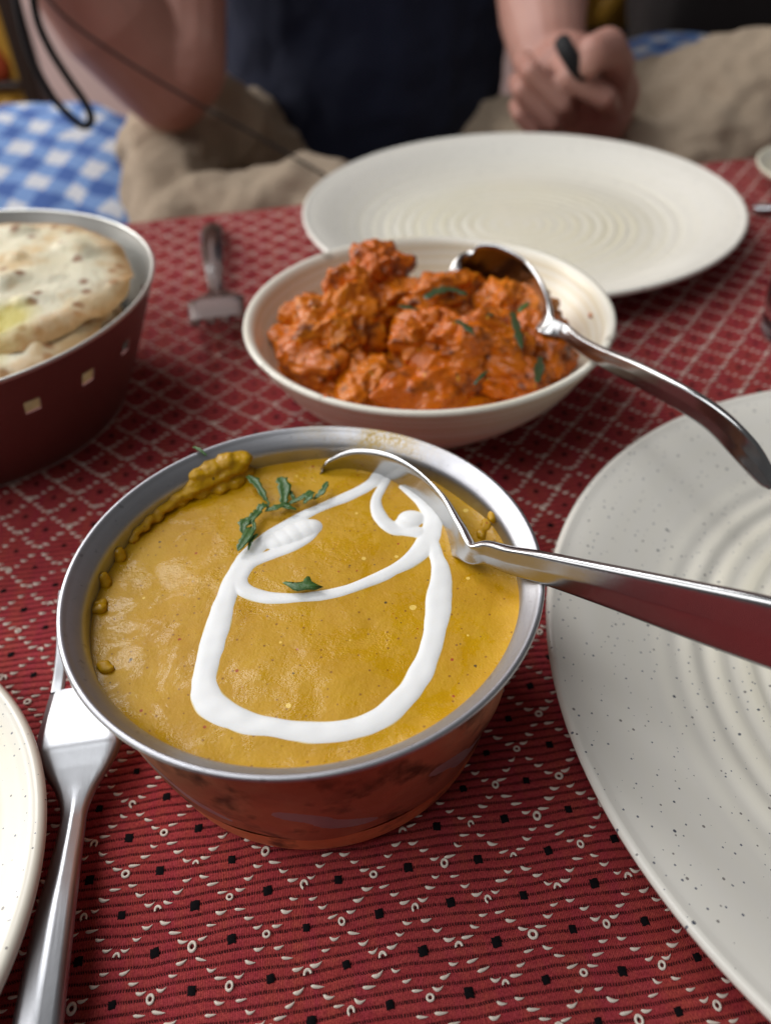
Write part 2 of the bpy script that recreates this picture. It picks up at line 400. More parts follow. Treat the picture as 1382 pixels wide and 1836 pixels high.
def piece_fleck(var):
    """teardrop stitch: fat round end at the left, tail to the right, sagging like a smile"""
    L = 0.00125 + 0.00010 * (var % 3); Wd = 0.00042 + 0.00005 * ((var + 1) % 3); Hh = 0.00050
    bend = [0.00018, 0.00030, 0.00008, 0.00042][var % 4]; V = []; ns, nr = 11, 5
    for i in range(ns):
        x = -1 + 2 * i / (ns - 1); taper = max(0.05, (1 - abs(x) ** 2.5) ** 0.6) * (0.78 - 0.42 * x)
        for kx in range(nr):
            a = math.pi * kx / (nr - 1)
            V.append((x * L, math.cos(a) * Wd * taper + bend * (1.6 * x * x - 0.8), math.sin(a) * Hh * taper - 0.00005))
    return np.array(V), gridquads(ns, nr)[:, ::-1]
def piece_loop(var):
    full = [2 * math.pi, 2 * math.pi, math.pi * 1.05, math.pi * 1.5][var % 4]; a0 = [0, 0.3, -0.05, -0.5][var % 4]
    R, r = 0.00080, 0.00031; ns, nr = 15, 5; V = []; sx, sy = [(0.95, 1.2), (1.05, 1.0), (0.95, 1.25), (0.9, 1.15)][var % 4]
    for i in range(ns):
        a = a0 + full * i / (ns - 1)
        for kx in range(nr):
            b = math.pi * kx / (nr - 1); q = R + r * math.cos(b)
            V.append((q * math.cos(a) * sx, q * math.sin(a) * sy, r * 1.2 * math.sin(b)))
    return np.array(V), gridquads(ns, nr)
def piece_square(var):
    rr = random.Random(var); ns = 5; V = []
    for j in range(ns):
        for i in range(ns):
            x = -1 + 2 * i / (ns - 1); y = -1 + 2 * j / (ns - 1)
            z = 0.00028 * (1 - max(abs(x), abs(y)) ** 4) - 0.00004
            V.append((x * 0.00100 + rr.uniform(-1, 1) * 0.00007, y * 0.00110 + rr.uniform(-1, 1) * 0.0001 + 0.0001 * math.sin(3 * x + var), z))
    return np.array(V), gridquads(ns, ns)
PIECES = {'thread_fleck': ([piece_fleck(v) for v in range(4)], THREAD), 'thread_loop': ([piece_loop(v) for v in range(4)], THREAD), 'black_square': ([piece_square(v) for v in range(4)], BLACK)}
COVER = [(-0.0221, 0.1491, 0.046), (0.0219, 0.3115, 0.034), (0.0917, 0.4993, 0.085), (0.1877, 0.1364, 0.092), (-0.1758, 0.0826, 0.055), (-0.186, 0.3235, 0.062)]
def stitches():
    items = {k_: [] for k_ in PIECES}
    rr = random.Random(3)
    for kk in range(-56, 12):
        for i in range(-30, 34):
            off = 0.5 * (kk % 2)
            sN = (i + 0.5 + off) * LA; tN = -kk * LB
            items['thread_loop'].append((sN, tN)); items['black_square'].append(((i + off) * LA, tN))
            for m in (1, 2, 3):
                for sg in (-1, 1):
                    items['thread_fleck'].append((sN + sg * 0.5 * LA * m / 4, tN - (m + 0.35) / 4 * LB))
    for name, pts in items.items():
        vars_, mat = PIECES[name]; out = []
        for (s, t) in pts:
            s += rr.gauss(0, 0.00016); t += rr.gauss(0, 0.00010)
            if t > edge_t(s) - 0.002: continue
            tw = t + float(waver(np.float64(s), np.float64(t)))
            x = LO.x + s * LU[0] + tw * LV[0]; y = LO.y + s * LU[1] + tw * LV[1]
            d = Vector((x, y, -CAM_H)); dep = d.dot(_F)
            if dep < 0.05: continue
            px = IW / 2 + FPX * d.dot(_R) / dep; py = IH / 2 - FPX * d.dot(_U) / dep
            if px < -260 or px > IW + 260 or py < 180 or py > IH + 160: continue
            if any((x - cx) ** 2 + (y - cy) ** 2 < cr * cr for cx, cy, cr in COVER): continue
            hidden = any((x - cx) ** 2 + (y - cy) ** 2 < (cr * 1.45) ** 2 for cx, cy, cr in COVER)
            vis = 0 <= px <= IW and 0 <= py <= IH and not hidden
            out.append((0 if vis else 1, dep, x, y, rr.randrange(4), _ang + rr.gauss(0, 0.16 if name != 'black_square' else 0.05), rr.uniform(0.85, 1.15)))
        out.sort()
        me = []
        for v, (pv, pq) in enumerate(vars_):
            m_ = bpy.data.meshes.new(name); m_.from_pydata(pv.tolist(), [], pq.tolist()); m_.polygons.foreach_set('use_smooth', [True] * len(pq)); m_.materials.append(mat); me.append(m_)
        z0 = -0.0001 if name == 'black_square' else 0.0
        for (h_, dep, x, y, v, a, sc) in out[:300]:
            o = bpy.data.objects.new(name, me[v]); o.location = (x, y, z0); o.rotation_euler = (0, 0, a); o.scale = (sc, sc, sc); link(o, cloth)
        VV = []; QQ = []; n = 0
        for (h_, dep, x, y, v, a, sc) in out[300:]:
            pv, pq = vars_[v]; c, s_ = math.cos(a) * sc, math.sin(a) * sc
            w = np.empty_like(pv); w[:, 0] = x + pv[:, 0] * c - pv[:, 1] * s_; w[:, 1] = y + pv[:, 0] * s_ + pv[:, 1] * c; w[:, 2] = pv[:, 2] * sc + z0
            VV.append(w); QQ.append(pq + n); n += len(pv)
        tag(npmesh(name + '_weave', np.concatenate(VV), np.concatenate(QQ), mat, cloth), kind='stuff')
stitches()

# ------------------------------------------------------------------ copper pot
PC = Vector((-0.0221, 0.1491)); PZ = 0.060; CZ = 0.0512; CR = 0.0548
pot = empty('copper_pot', (PC.x, PC.y, 0)); tag(pot, 'hammered copper handi pot with wide steel rim full of yellow curry', 'pot')
lathe('copper_body', resample([(0.0511, 0.0143), (0.0529, 0.022), (0.0551, 0.032), (0.0568, 0.044), (0.0574, 0.052), (0.0578, 0.0572)], 0.002), 160, COPPER, pot,
      lambda r, z, a: (r + 0.0003 * np.sin(a * 9 + z * 200), z))
lathe('base_band', resample([(0.0002, 0.0006), (0.040, 0.0006), (0.0455, 0.0010), (0.0484, 0.0035), (0.0500, 0.0085), (0.0511, 0.0143)], 0.0015), 160, COPPER_BAND, pot)
lathe('steel_liner', resample([(0.0576, 0.0566), (0.0600, 0.0584), (0.0614, 0.0592), (0.0620, 0.0600), (0.0618, 0.0607), (0.0611, 0.0610), (0.0604, 0.0606), (0.0600, 0.0601), (0.0585, 0.0588), (0.0571, 0.0573), (0.0566, 0.0566), (0.0563, 0.0556), (0.0562, 0.0530), (0.0560, 0.046), (0.0545, 0.030), (0.048, 0.012), (0.030, 0.007), (0.0003, 0.0065)], 0.0006), 200, POT_STEEL, pot)

# ------------------------------------------------------------------ yellow curry
curry = empty('yellow_curry', (PC.x, PC.y, 0)); tag(curry, 'mustard yellow curry with white cream swirl filling the copper pot', 'curry')
def curry_h(x, y, fine=1.0):
    """height of the curry skin, x y relative to the pot axis"""
    r = math.hypot(x, y); a = math.atan2(y, x)
    h = 0.00055 * noise.fractal(Vector((x * 38, y * 38, 3.3)), 1.0, 2.0, 3)
    h += fine * 0.00014 * noise.fractal(Vector((x * 150, y * 150, 9.1)), 1.0, 2.0, 3)
    h += 0.0011 * max(0.0, (r / CR - 0.90) / 0.1) ** 2 * (0.6 + 0.8 * noise.noise(Vector((math.cos(a) * 3, math.sin(a) * 3, 0))))
    return h - 0.0006 * (r / CR) ** 4
def build_curry():
    nr, na = 110, 220; V = []
    for i in range(nr):
        r = 0.0562 * math.sqrt((i + 0.02) / (nr - 1)) if i else 0.0002
        for j in range(na):
            a = 2 * math.pi * j / na; x, y = r * math.cos(a), r * math.sin(a)
            V.append((x, y, CZ + curry_h(x, y)))
    npmesh('curry_surface', V, gridquads(nr, na, True), CURRY, curry)
build_curry()

def cream():
    strokes = [  # photo pixels and stroke width
        [(424, 1022, 28), (408, 1058, 34), (384, 1139, 42), (366, 1206, 40), (372, 1252, 50), (410, 1280, 46), (479, 1300, 38), (560, 1309, 38), (620, 1307, 40), (679, 1287, 42), (722, 1250, 42), (752, 1206, 42), (777, 1139, 37), (786, 1073, 43), (790, 1020, 32), (782, 990, 24), (774, 968, 22)],
        [(426, 1030, 30), (432, 1050, 28), (453, 1062, 26), (493, 1069, 25), (546, 1068, 21), (599, 1061, 22), (659, 1041, 23), (712, 1016, 26), (746, 992, 33), (768, 962, 36), (776, 926, 34), (762, 897, 30), (738, 880, 20), (722, 868, 14)],
        [(418, 1040, 30), (440, 1000, 34), (479, 962, 30), (533, 927, 24), (586, 903, 22), (632, 884, 24), (662, 866, 25), (676, 850, 24)],
        [(426, 1036, 30), (444, 1008, 30), (479, 993, 25), (520, 978, 26), (552, 960, 24), (563, 948, 20)],
        [(692, 856, 14), (682, 874, 16), (674, 898, 19), (683, 928, 26), (704, 944, 28), (726, 947, 27), (750, 952, 26)]]
    blobs = [(496, 964, 24, .0009), (510, 958, 28, .0011), (526, 951, 30, .0012), (542, 945, 29, .0012), (556, 941, 22, .0010), (736, 926, 25, .0009), (728, 934, 22, .0007)]
    g = 0.00022; xs = np.arange(-0.056, 0.056, g); X, Y = np.meshgrid(xs, xs)
    H = np.full(X.shape, -1.0)
    def scale(px, py):
        a = at(px - 5, py, CZ); b = at(px + 5, py, CZ); return (b - a).length / 10
    dmin = np.full(X.shape, 1.0)
    for st in strokes:
        K = []
        for px, py, w in st:
            p = at(px, py, CZ + 0.0005); K.append((p.x - PC.x, p.y - PC.y, w * 0.55 * scale(px, py)))
        K = spline(K, len(K) * 7)
        for a, b in zip(K[:-1], K[1:]):
            ax, ay, ra = a; bx, by, rb = b; L2 = (bx - ax) ** 2 + (by - ay) ** 2 + 1e-12
            t = np.clip(((X - ax) * (bx - ax) + (Y - ay) * (by - ay)) / L2, 0, 1)
            d = np.hypot(X - ax - t * (bx - ax), Y - ay - t * (by - ay)); r = ra + t * (rb - ra)
            r = r * (1 + 0.07 * np.sin(X * 330 + 1.3 * np.sin(Y * 210)) * np.cos(Y * 270)); q = d / r
            h = np.where(q < 1.35, 0.00040 * np.minimum(1.0, r / 0.0018) * (1 - np.abs(q) ** 3.0), -1)
            H = np.maximum(H, h)
    for px, py, w, hh in blobs:
        p = at(px, py, CZ + 0.001); r = w * scale(px, py); q = np.hypot(X - p.x + PC.x, Y - p.y + PC.y) / r
        H = np.where(q < 1.3, np.maximum(H, hh * (1 - q ** 2.4)), H)
    wob = 0.00002 * (np.sin(X * 900 + Y * 300) + np.sin(Y * 1100 - X * 500))
    K_ = H > -0.00035; H = np.where(K_, H + wob * (H > 0), H)
    ids = -np.ones(X.shape, int); ids[K_] = np.arange(K_.sum())
    Zb = np.array([curry_h(x, y, 0.0) for x, y in zip(X[K_], Y[K_])])
    V = np.stack([X[K_], Y[K_], CZ + Zb + H[K_]], -1)
    q = np.stack([ids[:-1, :-1], ids[:-1, 1:], ids[1:, 1:], ids[1:, :-1]], -1).reshape(-1, 4); q = q[(q >= 0).all(1)]
    o = npmesh('cream_swirl', V, q, CREAM, curry, uv=np.repeat(np.clip(H[K_] / 0.00040, 0, 1)[:, None], 2, 1))
    o['label'] = 'glossy white cream piped in loops over the curry'
    s = o.modifiers.new('smooth', 'SMOOTH'); s.iterations = 8
cream()

def smear(name, blobs, parent, mat, vox=0.00045, origin=(0, 0, 0), amp=0.3, freq=2.2, sub=4):
    V, Fc = [], []
    for i, (c, r) in enumerate(blobs): ico(V, Fc, Vector(c) - Vector(origin), r, sub, amp, freq, seed=i + len(name))
    o = mesh(name, V, Fc, mat, parent); remesh(o, vox, 7); return o
O3 = (PC.x, PC.y, 0)
def A(px, py, z):
    """point of the pot's inner wall, flange or the curry seen at a photo pixel (z unused: found on the surface)"""
    zz = 0.0612
    while zz > CZ:
        p = at(px, py, zz)
        if math.hypot(p.x - PC.x, p.y - PC.y) >= np.interp(zz, [0.050, 0.0556, 0.0573, 0.0588, 0.0601, 0.061], [0.0560, 0.0563, 0.0571, 0.0585, 0.0600, 0.0611]): return tuple(p)
        zz -= 0.0001
    return tuple(at(px, py, CZ))
sm_ = []
for px, py, r in ((432, 822, 3.6), (420, 836, 4.0), (405, 826, 3.6), (395, 846, 4.2), (378, 838, 3.4), (372, 858, 4.0), (352, 850, 2.6), (350, 868, 3.6), (335, 882, 3.2), (318, 890, 2.7), (322, 900, 2.6), (300, 906, 2.6), (286, 914, 2.2), (280, 926, 2.4), (266, 930, 2.0), (256, 944, 2.2), (244, 952, 1.7), (238, 966, 1.8), (440, 846, 3.0), (420, 862, 3.4), (395, 872, 3.2), (360, 884, 2.8)):
    sm_.append((A(px, py, 0), (r * .00105, r * .00105, r * .00062)))
smear('curry_smear', sm_, curry, CURRY, origin=O3, amp=0.22, freq=2.0)
for q in ([(A(212, 990, .0558), (.0018, .0018, .0016)), (A(216, 1000, .055), (.0018, .0018, .0014))], [(A(184, 1035, .0558), (.0017, .0018, .0016)), (A(190, 1046, .055), (.0017, .0018, .0014))],
          [(A(174, 1085, .0562), (.0014, .0014, .0013)), (A(182, 1092, .0556), (.0016, .0016, .0015)), (A(168, 1094, .0562), (.0012, .0012, .001)), (A(186, 1080, .0553), (.0011, .0011, .001))],
          [(A(186, 1192, .0545), (.0018, .0014, .0011)), (A(192, 1200, .053), (.0020, .0013, .0011))], [(A(882, 926, .0585), (.0014, .0024, .0014)), (A(872, 942, .0570), (.0016, .0026, .0014)), (A(862, 958, .0552), (.0014, .0022, .0014))]):
    smear('curry_blob', q, curry, CURRY, 0.0004, O3, 0.35, 2.5)

# ------------------------------------------------------------------ coriander
def strip_leaf(pts, w, z0, lift, parent, mat=LEAF, name='leaflet', jag=0.25, org=(0, 0, 0), seed=0, curl=0.25):
    """a narrow curled leaf piece lofted along photo pixels lying at z0"""
    rr = random.Random(seed * 13 + 5); K = [tuple(at(x, y, z0)) for x, y in pts]; K = spline(K, 14)
    sc = (at(pts[0][0] + 5, pts[0][1], z0) - at(pts[0][0] - 5, pts[0][1], z0)).length / 10
    V = []; n = len(K)
    for i in range(n):
        t = i / (n - 1); d = Vector(K[min(i + 1, n - 1)] - K[max(i - 1, 0)]).normalized(); sd = Vector((-d.y, d.x, 0)).normalized()
        hw = w * 0.5 * sc * (math.sin(math.pi * min(1, 0.08 + 0.92 * t)) ** 0.55 + 0.04) * (1 + jag * rr.uniform(-1, 1))
        zz = lift[0] + (lift[1] - lift[0]) * t + 0.0006 * math.sin(math.pi * t)
        for u in (-1, -0.5, 0, 0.5, 1):
            p = Vector(K[i]) - Vector(org) + sd * (u * hw); p.z += zz + abs(u) * hw * curl * (1 + 0.5 * rr.uniform(-1, 1))
            V.append(p)
    o = mesh(name, V, gridquads(n, 5).tolist(), mat, parent); s = o.modifiers.new('solid', 'SOLIDIFY'); s.thickness = 0.00016
    return o
zc = CZ + 0.0006
spo = Vector(at(500, 915, zc)); spr = empty('coriander_sprig', spo); tag(spr, 'dark green chopped coriander sprig curled beside the upper cream line', 'herb')
for i, (p, w, l) in enumerate([([(446, 864), (463, 879), (479, 904)], 15, (.0022, .0010)), ([(479, 902), (483, 910), (478, 920)], 4, (.001, .0006)), ([(503, 868), (512, 886), (509, 912)], 20, (.0026, .0008)),
      ([(588, 876), (580, 892), (563, 901)], 11, (.0026, .0010)), ([(560, 889), (546, 900), (516, 909)], 12, (.0018, .0008)), ([(562, 892), (556, 902), (545, 908)], 13, (.0020, .0010)), ([(520, 908), (495, 918), (476, 921)], 12, (.0010, .0008)),
      ([(500, 910), (516, 916), (532, 918)], 8, (.0008, .0008)), ([(482, 915), (470, 918), (464, 930)], 12, (.0016, .0010)), ([(468, 922), (456, 936), (444, 948)], 16, (.0014, .0012)), ([(450, 938), (440, 948), (437, 962)], 18, (.0016, .0010)),
      ([(455, 950), (446, 970), (428, 995)], 17, (.0010, .0014)), ([(463, 962), (452, 976), (446, 990)], 7, (.0008, .0006)), ([(455, 940), (458, 955), (452, 966)], 7, (.0018, .0008)), ([(530, 905), (524, 894), (519, 884)], 7, (.0008, .0014))]):
    strip_leaf(p, w, zc, l, spr, org=spo, seed=i, jag=0.32, name='stem' if w < 5 else 'leaflet')
def flat_leaf(name, outline, z, label, mat=LEAF, up=0.0008):
    c = at(sum(p[0] for p in outline) / len(outline), sum(p[1] for p in outline) / len(outline), z)
    V = [(0, 0, up * 1.3)]; ring = []
    for q, (x, y) in enumerate(outline):
        p = at(x, y, z) - c; V.append((p.x, p.y, up * (0.6 + 0.9 * ((q * 7) % 5) / 5)))
    n = len(outline)
    for q in range(n): a = V[1 + q]; V.append((a[0] * .5, a[1] * .5, up * (1.0 + 0.5 * ((q * 3) % 4) / 4)))
    F = []
    for q in range(n):
        q2 = (q + 1) % n; F.append((1 + q, 1 + q2, 1 + n + q2, 1 + n + q)); F.append((1 + n + q, 1 + n + q2, 0))
    o = mesh(name, V, F, mat); o.location = c
    s = o.modifiers.new('solid', 'SOLIDIFY'); s.thickness = 0.00018; tag(o, label, 'herb'); return o
flat_leaf('coriander_leaf', [(507, 1048), (513, 1046), (524, 1050), (540, 1047), (547, 1046), (551, 1036), (556, 1038), (560, 1048), (570, 1052), (580, 1057), (566, 1060), (552, 1061), (534, 1065), (526, 1061), (518, 1056)], CZ + 0.0011, 'single jagged green coriander leaf lying on the middle cream line')
sh = strip_leaf([(347, 804), (358, 810), (371, 818)], 7, 0.0612, (.0004, .0), None, name='coriander_shred', seed=40); tag(sh, 'tiny green coriander shred stuck on the pot rim by the curry smear', 'herb')

# ------------------------------------------------------------------ spoons
def spoon_from(name, label, bowl_keys, handle_keys, mat=STEEL):
    """keys: centre xyz, side xyz (toward the upper edge), half width, thickness, cup depth, crown"""
    org = Vector(handle_keys[0][0]); root = empty(name, org); tag(root, label, 'spoon')
    def stations(keys, n):
        K = [list(Vector(c) - org) + list(Vector(s).normalized()) + [hw, th, cp, cr] for c, s, hw, th, cp, cr in keys]
        S = spline(K, n); st = []
        for i in range(n):
            c = Vector(S[i, :3]); d = Vector(S[min(i + 1, n - 1), :3] - S[max(i - 1, 0), :3]).normalized()
            s = Vector(S[i, 3:6]); s = (s - d * s.dot(d)).normalized(); nn = s.cross(d).normalized()
            if nn.dot(Vector((0, -0.5, 1))) < 0: nn = -nn
            st.append((c, s, nn, max(S[i, 6], 0.0004), max(S[i, 7], 0.0003), max(S[i, 8], 0.0), S[i, 9]))
        return st
    allk = list(bowl_keys) + list(handle_keys[1:]); n = 130
    st = stations(allk, n); cut = int(round((len(bowl_keys) + 0.6) / (len(allk) - 1) * (n - 1)))
    loft('spoon_bowl', st[:cut + 1], mat, root, nc=21); loft('handle', st[cut:], mat, root, nc=21)
    return root
# serving spoon in the yellow curry: bowl rolled on its side so that its far edge stands clear of the sauce
def edge_bowl(E, w):
    """bowl keys from the upper edge (photo pixel, height, half width, cup depth); w: rolled side vector"""
    out = []; n = len(E)
    for i, (x, y, z, hw, cp) in enumerate(E):
        t = i / (n - 1); ww = w.lerp(w2e, max(0, (t - .7) / .3)).normalized() if w2e is not None else w
        out.append((at(x, y, z) - ww * hw, ww, hw, .0024 + .0004 * max(0, t - .7) / .3, cp, 0))
    return out
w2e = Vector((.14, .15, .97)); wv = Vector((.30, .30, .90)).normalized()
bowlk = edge_bowl([(554, 850, .0516, .0012, .0003), (566, 836, .0535, .0060, .0014), (596, 818, .0562, .0110, .0034), (640, 809, .0585, .0148, .0056), (700, 815, .0605, .0165, .0066), (758, 846, .0615, .0150, .0058), (800, 888, .0612, .0108, .0036), (826, 936, .0602, .0056, .0012), (848, 974, .0602, .0032, .0003)], wv)
s1 = Vector((.14, .15, .97))
hk = [(bowlk[-1][0], s1, .0032, .0026, .0003, 0), (at(874, 991, .0594), s1, .0034, .0028, 0, .0002), (at(915, 1004, .0612), s1, .0038, .0030, 0, .0003), (at(975, 1018, .0645), s1, .0044, .0030, 0, .0003), (at(1090, 1050, .0675), Vector((.12, .14, .97)), .0058, .0030, 0, .0004), (at(1240, 1094, .071), Vector((.10, .16, .96)), .0076, .0030, 0, .0004), (at(1390, 1138, .0745), Vector((.10, .18, .96)), .0088, .0030, 0, .0004), (at(1640, 1215, .079), Vector((.10, .18, .96)), .0098, .0026, 0, .0003), (at(1700, 1232, .080), Vector((.10, .18, .96)), .0070, .0024, 0, .0003), (at(1715, 1237, .0802), Vector((.10, .18, .96)), .002, .002, 0, 0)]
spoon_from('serving_spoon', 'steel serving spoon dipped in the yellow curry, handle across the copper pot rim', bowlk, hk)

# ------------------------------------------------------------------ stoneware bowl with red curry
BC = Vector((0.0219, 0.3115)); BZ = 0.047; BR = 0.0777
bowl = empty('stoneware_bowl', (BC.x, BC.y, 0)); tag(bowl, 'cream stoneware bowl with throwing rings holding the orange chicken curry', 'bowl')
prof_o = [(0.0003, 0.004), (0.033, 0.004), (0.034, 0.0006), (0.0375, 0.0006), (0.0395, 0.004), (0.047, 0.0095), (0.056, 0.017), (0.065, 0.0265), (0.0722, 0.037), (0.0766, 0.0445), (0.0778, 0.0462), (0.0774, 0.0473), (0.0760, 0.0476), (0.0745, 0.0468), (0.0733, 0.0450), (0.0700, 0.0385), (0.0625, 0.0275), (0.052, 0.018), (0.040, 0.011), (0.025, 0.0085), (0.0003, 0.008)]
def bowl_rip(r, z, a):
    w = np.where((z > .005) & (z < .030) & (r > .04), 0.00045 * np.sin(z * 1150 + 0.5 * np.sin(a * 2)), 0.0); return r + w, z
lathe('bowl_wall', resample(prof_o, 0.0011), 180, BOWLM, bowl, bowl_rip)
# gravy and chicken
rc = empty('chicken_curry', (BC.x, BC.y, 0)); tag(rc, 'chunky chicken pieces in thick orange red gravy heaped in the stoneware bowl', 'curry')
def gravy():
    nr, na = 60, 150; V = []
    for i in range(nr):
        r = 0.0575 * (i + 0.05) / (nr - 1)
        for j in range(na):
            a = 2 * math.pi * j / na; R = r * (1 + (0.06 * noise.noise(Vector((math.cos(a) * 2, math.sin(a) * 2, 4))) if i > 5 else 0))
            x, y = R * math.cos(a), R * math.sin(a)
            h = 0.004 * (1 - .8 * (r / .0575) ** 2) * noise.fractal(Vector((x * 45, y * 45, 2)), 1.0, 2.1, 5) + 0.006 * max(0, 1 - (r / 0.058) ** 2)
            V.append((x - 0.003, y - 0.002, 0.0285 + h - (0.004 * max(0, (r / 0.0575 - .9) / .1))))
    npmesh('gravy', V, gridquads(nr, na, True), RED, rc)
gravy()
CH = [  # px, py, z, radii, seed
    (605, 590, .041, (.021, .017, .016), 1), (575, 645, .034, (.019, .015, .012), 2), (552, 572, .043, (.010, .009, .009), 12), (680, 492, .051, (.013, .011, .013), 3), (640, 545, .045, (.009, .010, .014), 4), (705, 545, .042, (.014, .013, .010), 13),
    (785, 540, .045, (.017, .014, .012), 5), (905, 565, .041, (.018, .015, .012), 6), (850, 625, .041, (.023, .017, .015), 7), (765, 612, .043, (.013, .013, .013), 8), (950, 628, .038, (.015, .014, .012), 9), (800, 695, .033, (.024, .014, .009), 10), (650, 695, .031, (.015, .011, .008), 11), (910, 682, .033, (.017, .012, .010), 14), (962, 585, .038, (.010, .011, .010), 15), (535, 615, .034, (.009, .010, .008), 16)]
for px, py, z, rd, sd in CH:
    V, Fc = [], []; rot = Matrix.Rotation(sd * 1.3, 3, 'Z') @ Matrix.Rotation(0.5 * math.sin(sd * 2.1), 3, 'X')
    c = at(px, py, z) - Vector(O3) * 0 - Vector((BC.x, BC.y, 0)); rr = random.Random(sd)
    ico(V, Fc, (0, 0, 0), tuple(v * 1.1 for v in rd), 5, 0.44, 1.0, sd, rot, 6)
    o = mesh('chicken_piece', V, Fc, RED, rc); o.location = c; remesh(o, 0.0006, 2)
V, Fc = [], []
ico(V, Fc, (0, 0, 0), (.0016, .0014, .0013), 3, .3, 2, 5); o = mesh('gravy_drip', V, Fc, RED, rc); o.location = at(585, 714, .0465) - Vector((BC.x, BC.y, 0))
V, Fc = [], []
ico(V, Fc, (0, 0, 0), (.0007, .0016, .0010), 3, .3, 2, 6); o = mesh('gravy_drip', V, Fc, RED, rc); o.location = at(1058, 566, .0395) - Vector((BC.x, BC.y, 0))
for i, (pts, w, z, lab) in enumerate([
    ([(762, 536), (785, 526), (812, 524), (838, 534)], 20, .0570, 'long wilted green leaf on top of the orange chicken curry'),
    ([(715, 548), (730, 556), (752, 560)], 12, .0565, 'short green leaf left of the wilted leaf on the orange curry'),
    ([(815, 575), (832, 588), (850, 605)], 13, .0575, 'curved dark green herb strip in the middle of the orange curry'),
    ([(918, 560), (925, 590), (935, 630)], 13, .0560, 'upright dark green herb strip on the right of the orange curry'),
    ([(930, 560), (940, 553), (948, 548)], 11, .0565, 'small bright green leaf tip near the dark spoon bowl'),
    ([(850, 690), (862, 680), (874, 668)], 10, .050, 'slim green herb shred low at the front of the orange curry'),
    ([(968, 640), (966, 665), (962, 690)], 14, .0455, 'dark green leaf at the right edge of the orange curry'),
    ([(862, 562), (872, 566), (884, 570)], 11, .0570, 'small grey green leaf right of centre on the orange curry')]):
    o = strip_leaf(pts, w, z, (0, 0.0008), None, LEAF2 if i != 4 else LEAF, 'herb_leaf', 0.5, seed=60 + i, curl=0.1); tag(o, lab, 'herb', 'herb leaves on the orange curry')

# spoon in the red curry
w2e = Vector((.55, .45, .70)); w2 = Vector((.14, .02, .98)).normalized()
bk2 = edge_bowl([(822, 492, .0560, .0014, .0004), (821, 466, .0595, .0080, .0018), (832, 446, .0625, .0140, .0042), (858, 437, .0645, .0178, .0064), (900, 441, .0650, .0190, .0072), (938, 460, .0635, .0165, .0060), (964, 492, .0605, .0115, .0036), (981, 530, .0570, .0066, .0012), (989, 566, .0540, .0042, .0004)], w2)
s2 = Vector((.55, .45, .70))
hk2 = [(bk2[-1][0], s2, .0040, .0024, .0004, 0), (at(1010, 594, .0510), Vector((.4, .2, .9)), .0030, .0026, 0, .0002), (at(1040, 616, .0515), Vector((.2, .05, .97)), .0028, .0026, 0, .0002), (at(1080, 640, .0530), Vector((.1, .0, .99)), .0036, .0026, 0, .0003), (at(1140, 669, .0560), Vector((.05, -.03, .99)), .0044, .0026, 0, .0003), (at(1222, 713, .0580), Vector((.05, -.03, .99)), .0047, .0026, 0, .0003), (at(1277, 749, .0570), Vector((.08, .0, .99)), .0048, .0026, 0, .0003), (at(1318, 788, .0540), Vector((.2, .05, .97)), .0048, .0024, 0, .0003), (at(1350, 826, .0500), Vector((.45, .2, .86)), .0040, .0022, 0, .0003), (at(1376, 862, .0455), Vector((.5, .25, .83)), .0028, .0020, 0, .0003), (at(1384, 876, .0440), Vector((.5, .25, .83)), .0010, .0016, 0, 0)]
spoon_from('serving_spoon', 'steel serving spoon standing in the orange chicken curry, handle over the stoneware bowl', bk2, hk2)

# ------------------------------------------------------------------ plates
def plate(loc, R, zr, label, rings=True, period=0.0080, rz=0.0, amp=0.00046):
    root = empty('dinner_plate', (loc[0], loc[1], 0), rz); tag(root, label, 'plate')
    s = R / 0.1337
    pr = [(0.0003, 0.0062), (0.075 * s, 0.0064), (0.092 * s, 0.0078), (0.104 * s, 0.0112), (0.122 * s, zr - 0.0035), (0.1300 * s, zr - 0.0010), (0.1322 * s, zr), (R, zr - 0.0008), (R - 0.0003, zr - 0.0022), (R - 0.003, zr - 0.0042), (0.112 * s, 0.0092), (0.092 * s, 0.0040), (0.078 * s, 0.0028), (0.0765 * s, 0.0006), (0.0715 * s, 0.0006), (0.070 * s, 0.0028), (0.0003, 0.0030)]
    pts = resample(pr, 0.0010)
    def rip(r, z, a):
        top = (np.arange(r.shape[0]) < r.shape[0] * 0.5)[:, None]
        env = np.clip((r - 0.008) / 0.02, 0, 1) * np.clip((0.107 * s - r) / 0.012, 0, 1)
        w = amp * np.sin(2 * math.pi * r / period + 0.55 * np.sin(a + 1) + 0.7 * np.sin(r * 95)) * (0.75 + 0.35 * np.sin(r * 140 + a)) * env
        return r, z + np.where(top & (r < 0.11 * s), w, 0)
    lathe('plate_body', pts, 220, PLATE, root, rip if rings else None)
    return root
plate((0.0917, 0.4993), 0.1337, 0.022, 'empty cream plate with concentric ripples at the far side of the table', period=0.0072, amp=0.00026)
plate((0.1877, 0.1364), 0.1429, 0.022, 'large speckled white plate under the spoon handles beside the copper pot', rz=1.0)
def side_plate(loc, R, zr, label):
    root = empty('side_plate', (loc[0], loc[1], 0)); tag(root, label, 'plate')
    pr = [(0.0003, 0.0055), (0.055, 0.0057), (0.066, 0.0085), (0.076, zr - 0.004), (0.0805, zr - 0.0022), (0.0835, zr - 0.0012), (0.0862, zr), (0.0884, zr - 0.0002), (R, zr - 0.0018), (R - 0.0006, zr - 0.0034), (0.082, zr - 0.0062), (0.066, 0.0040), (0.050, 0.0008), (0.046, 0.0008), (0.0003, 0.0025)]
    lathe('plate_body', resample(pr, 0.0010), 200, PLATE, root); return root
side_plate((-0.1758, 0.0826), 0.0892, 0.020, 'small speckled white plate cut off by the left edge beside the fork')

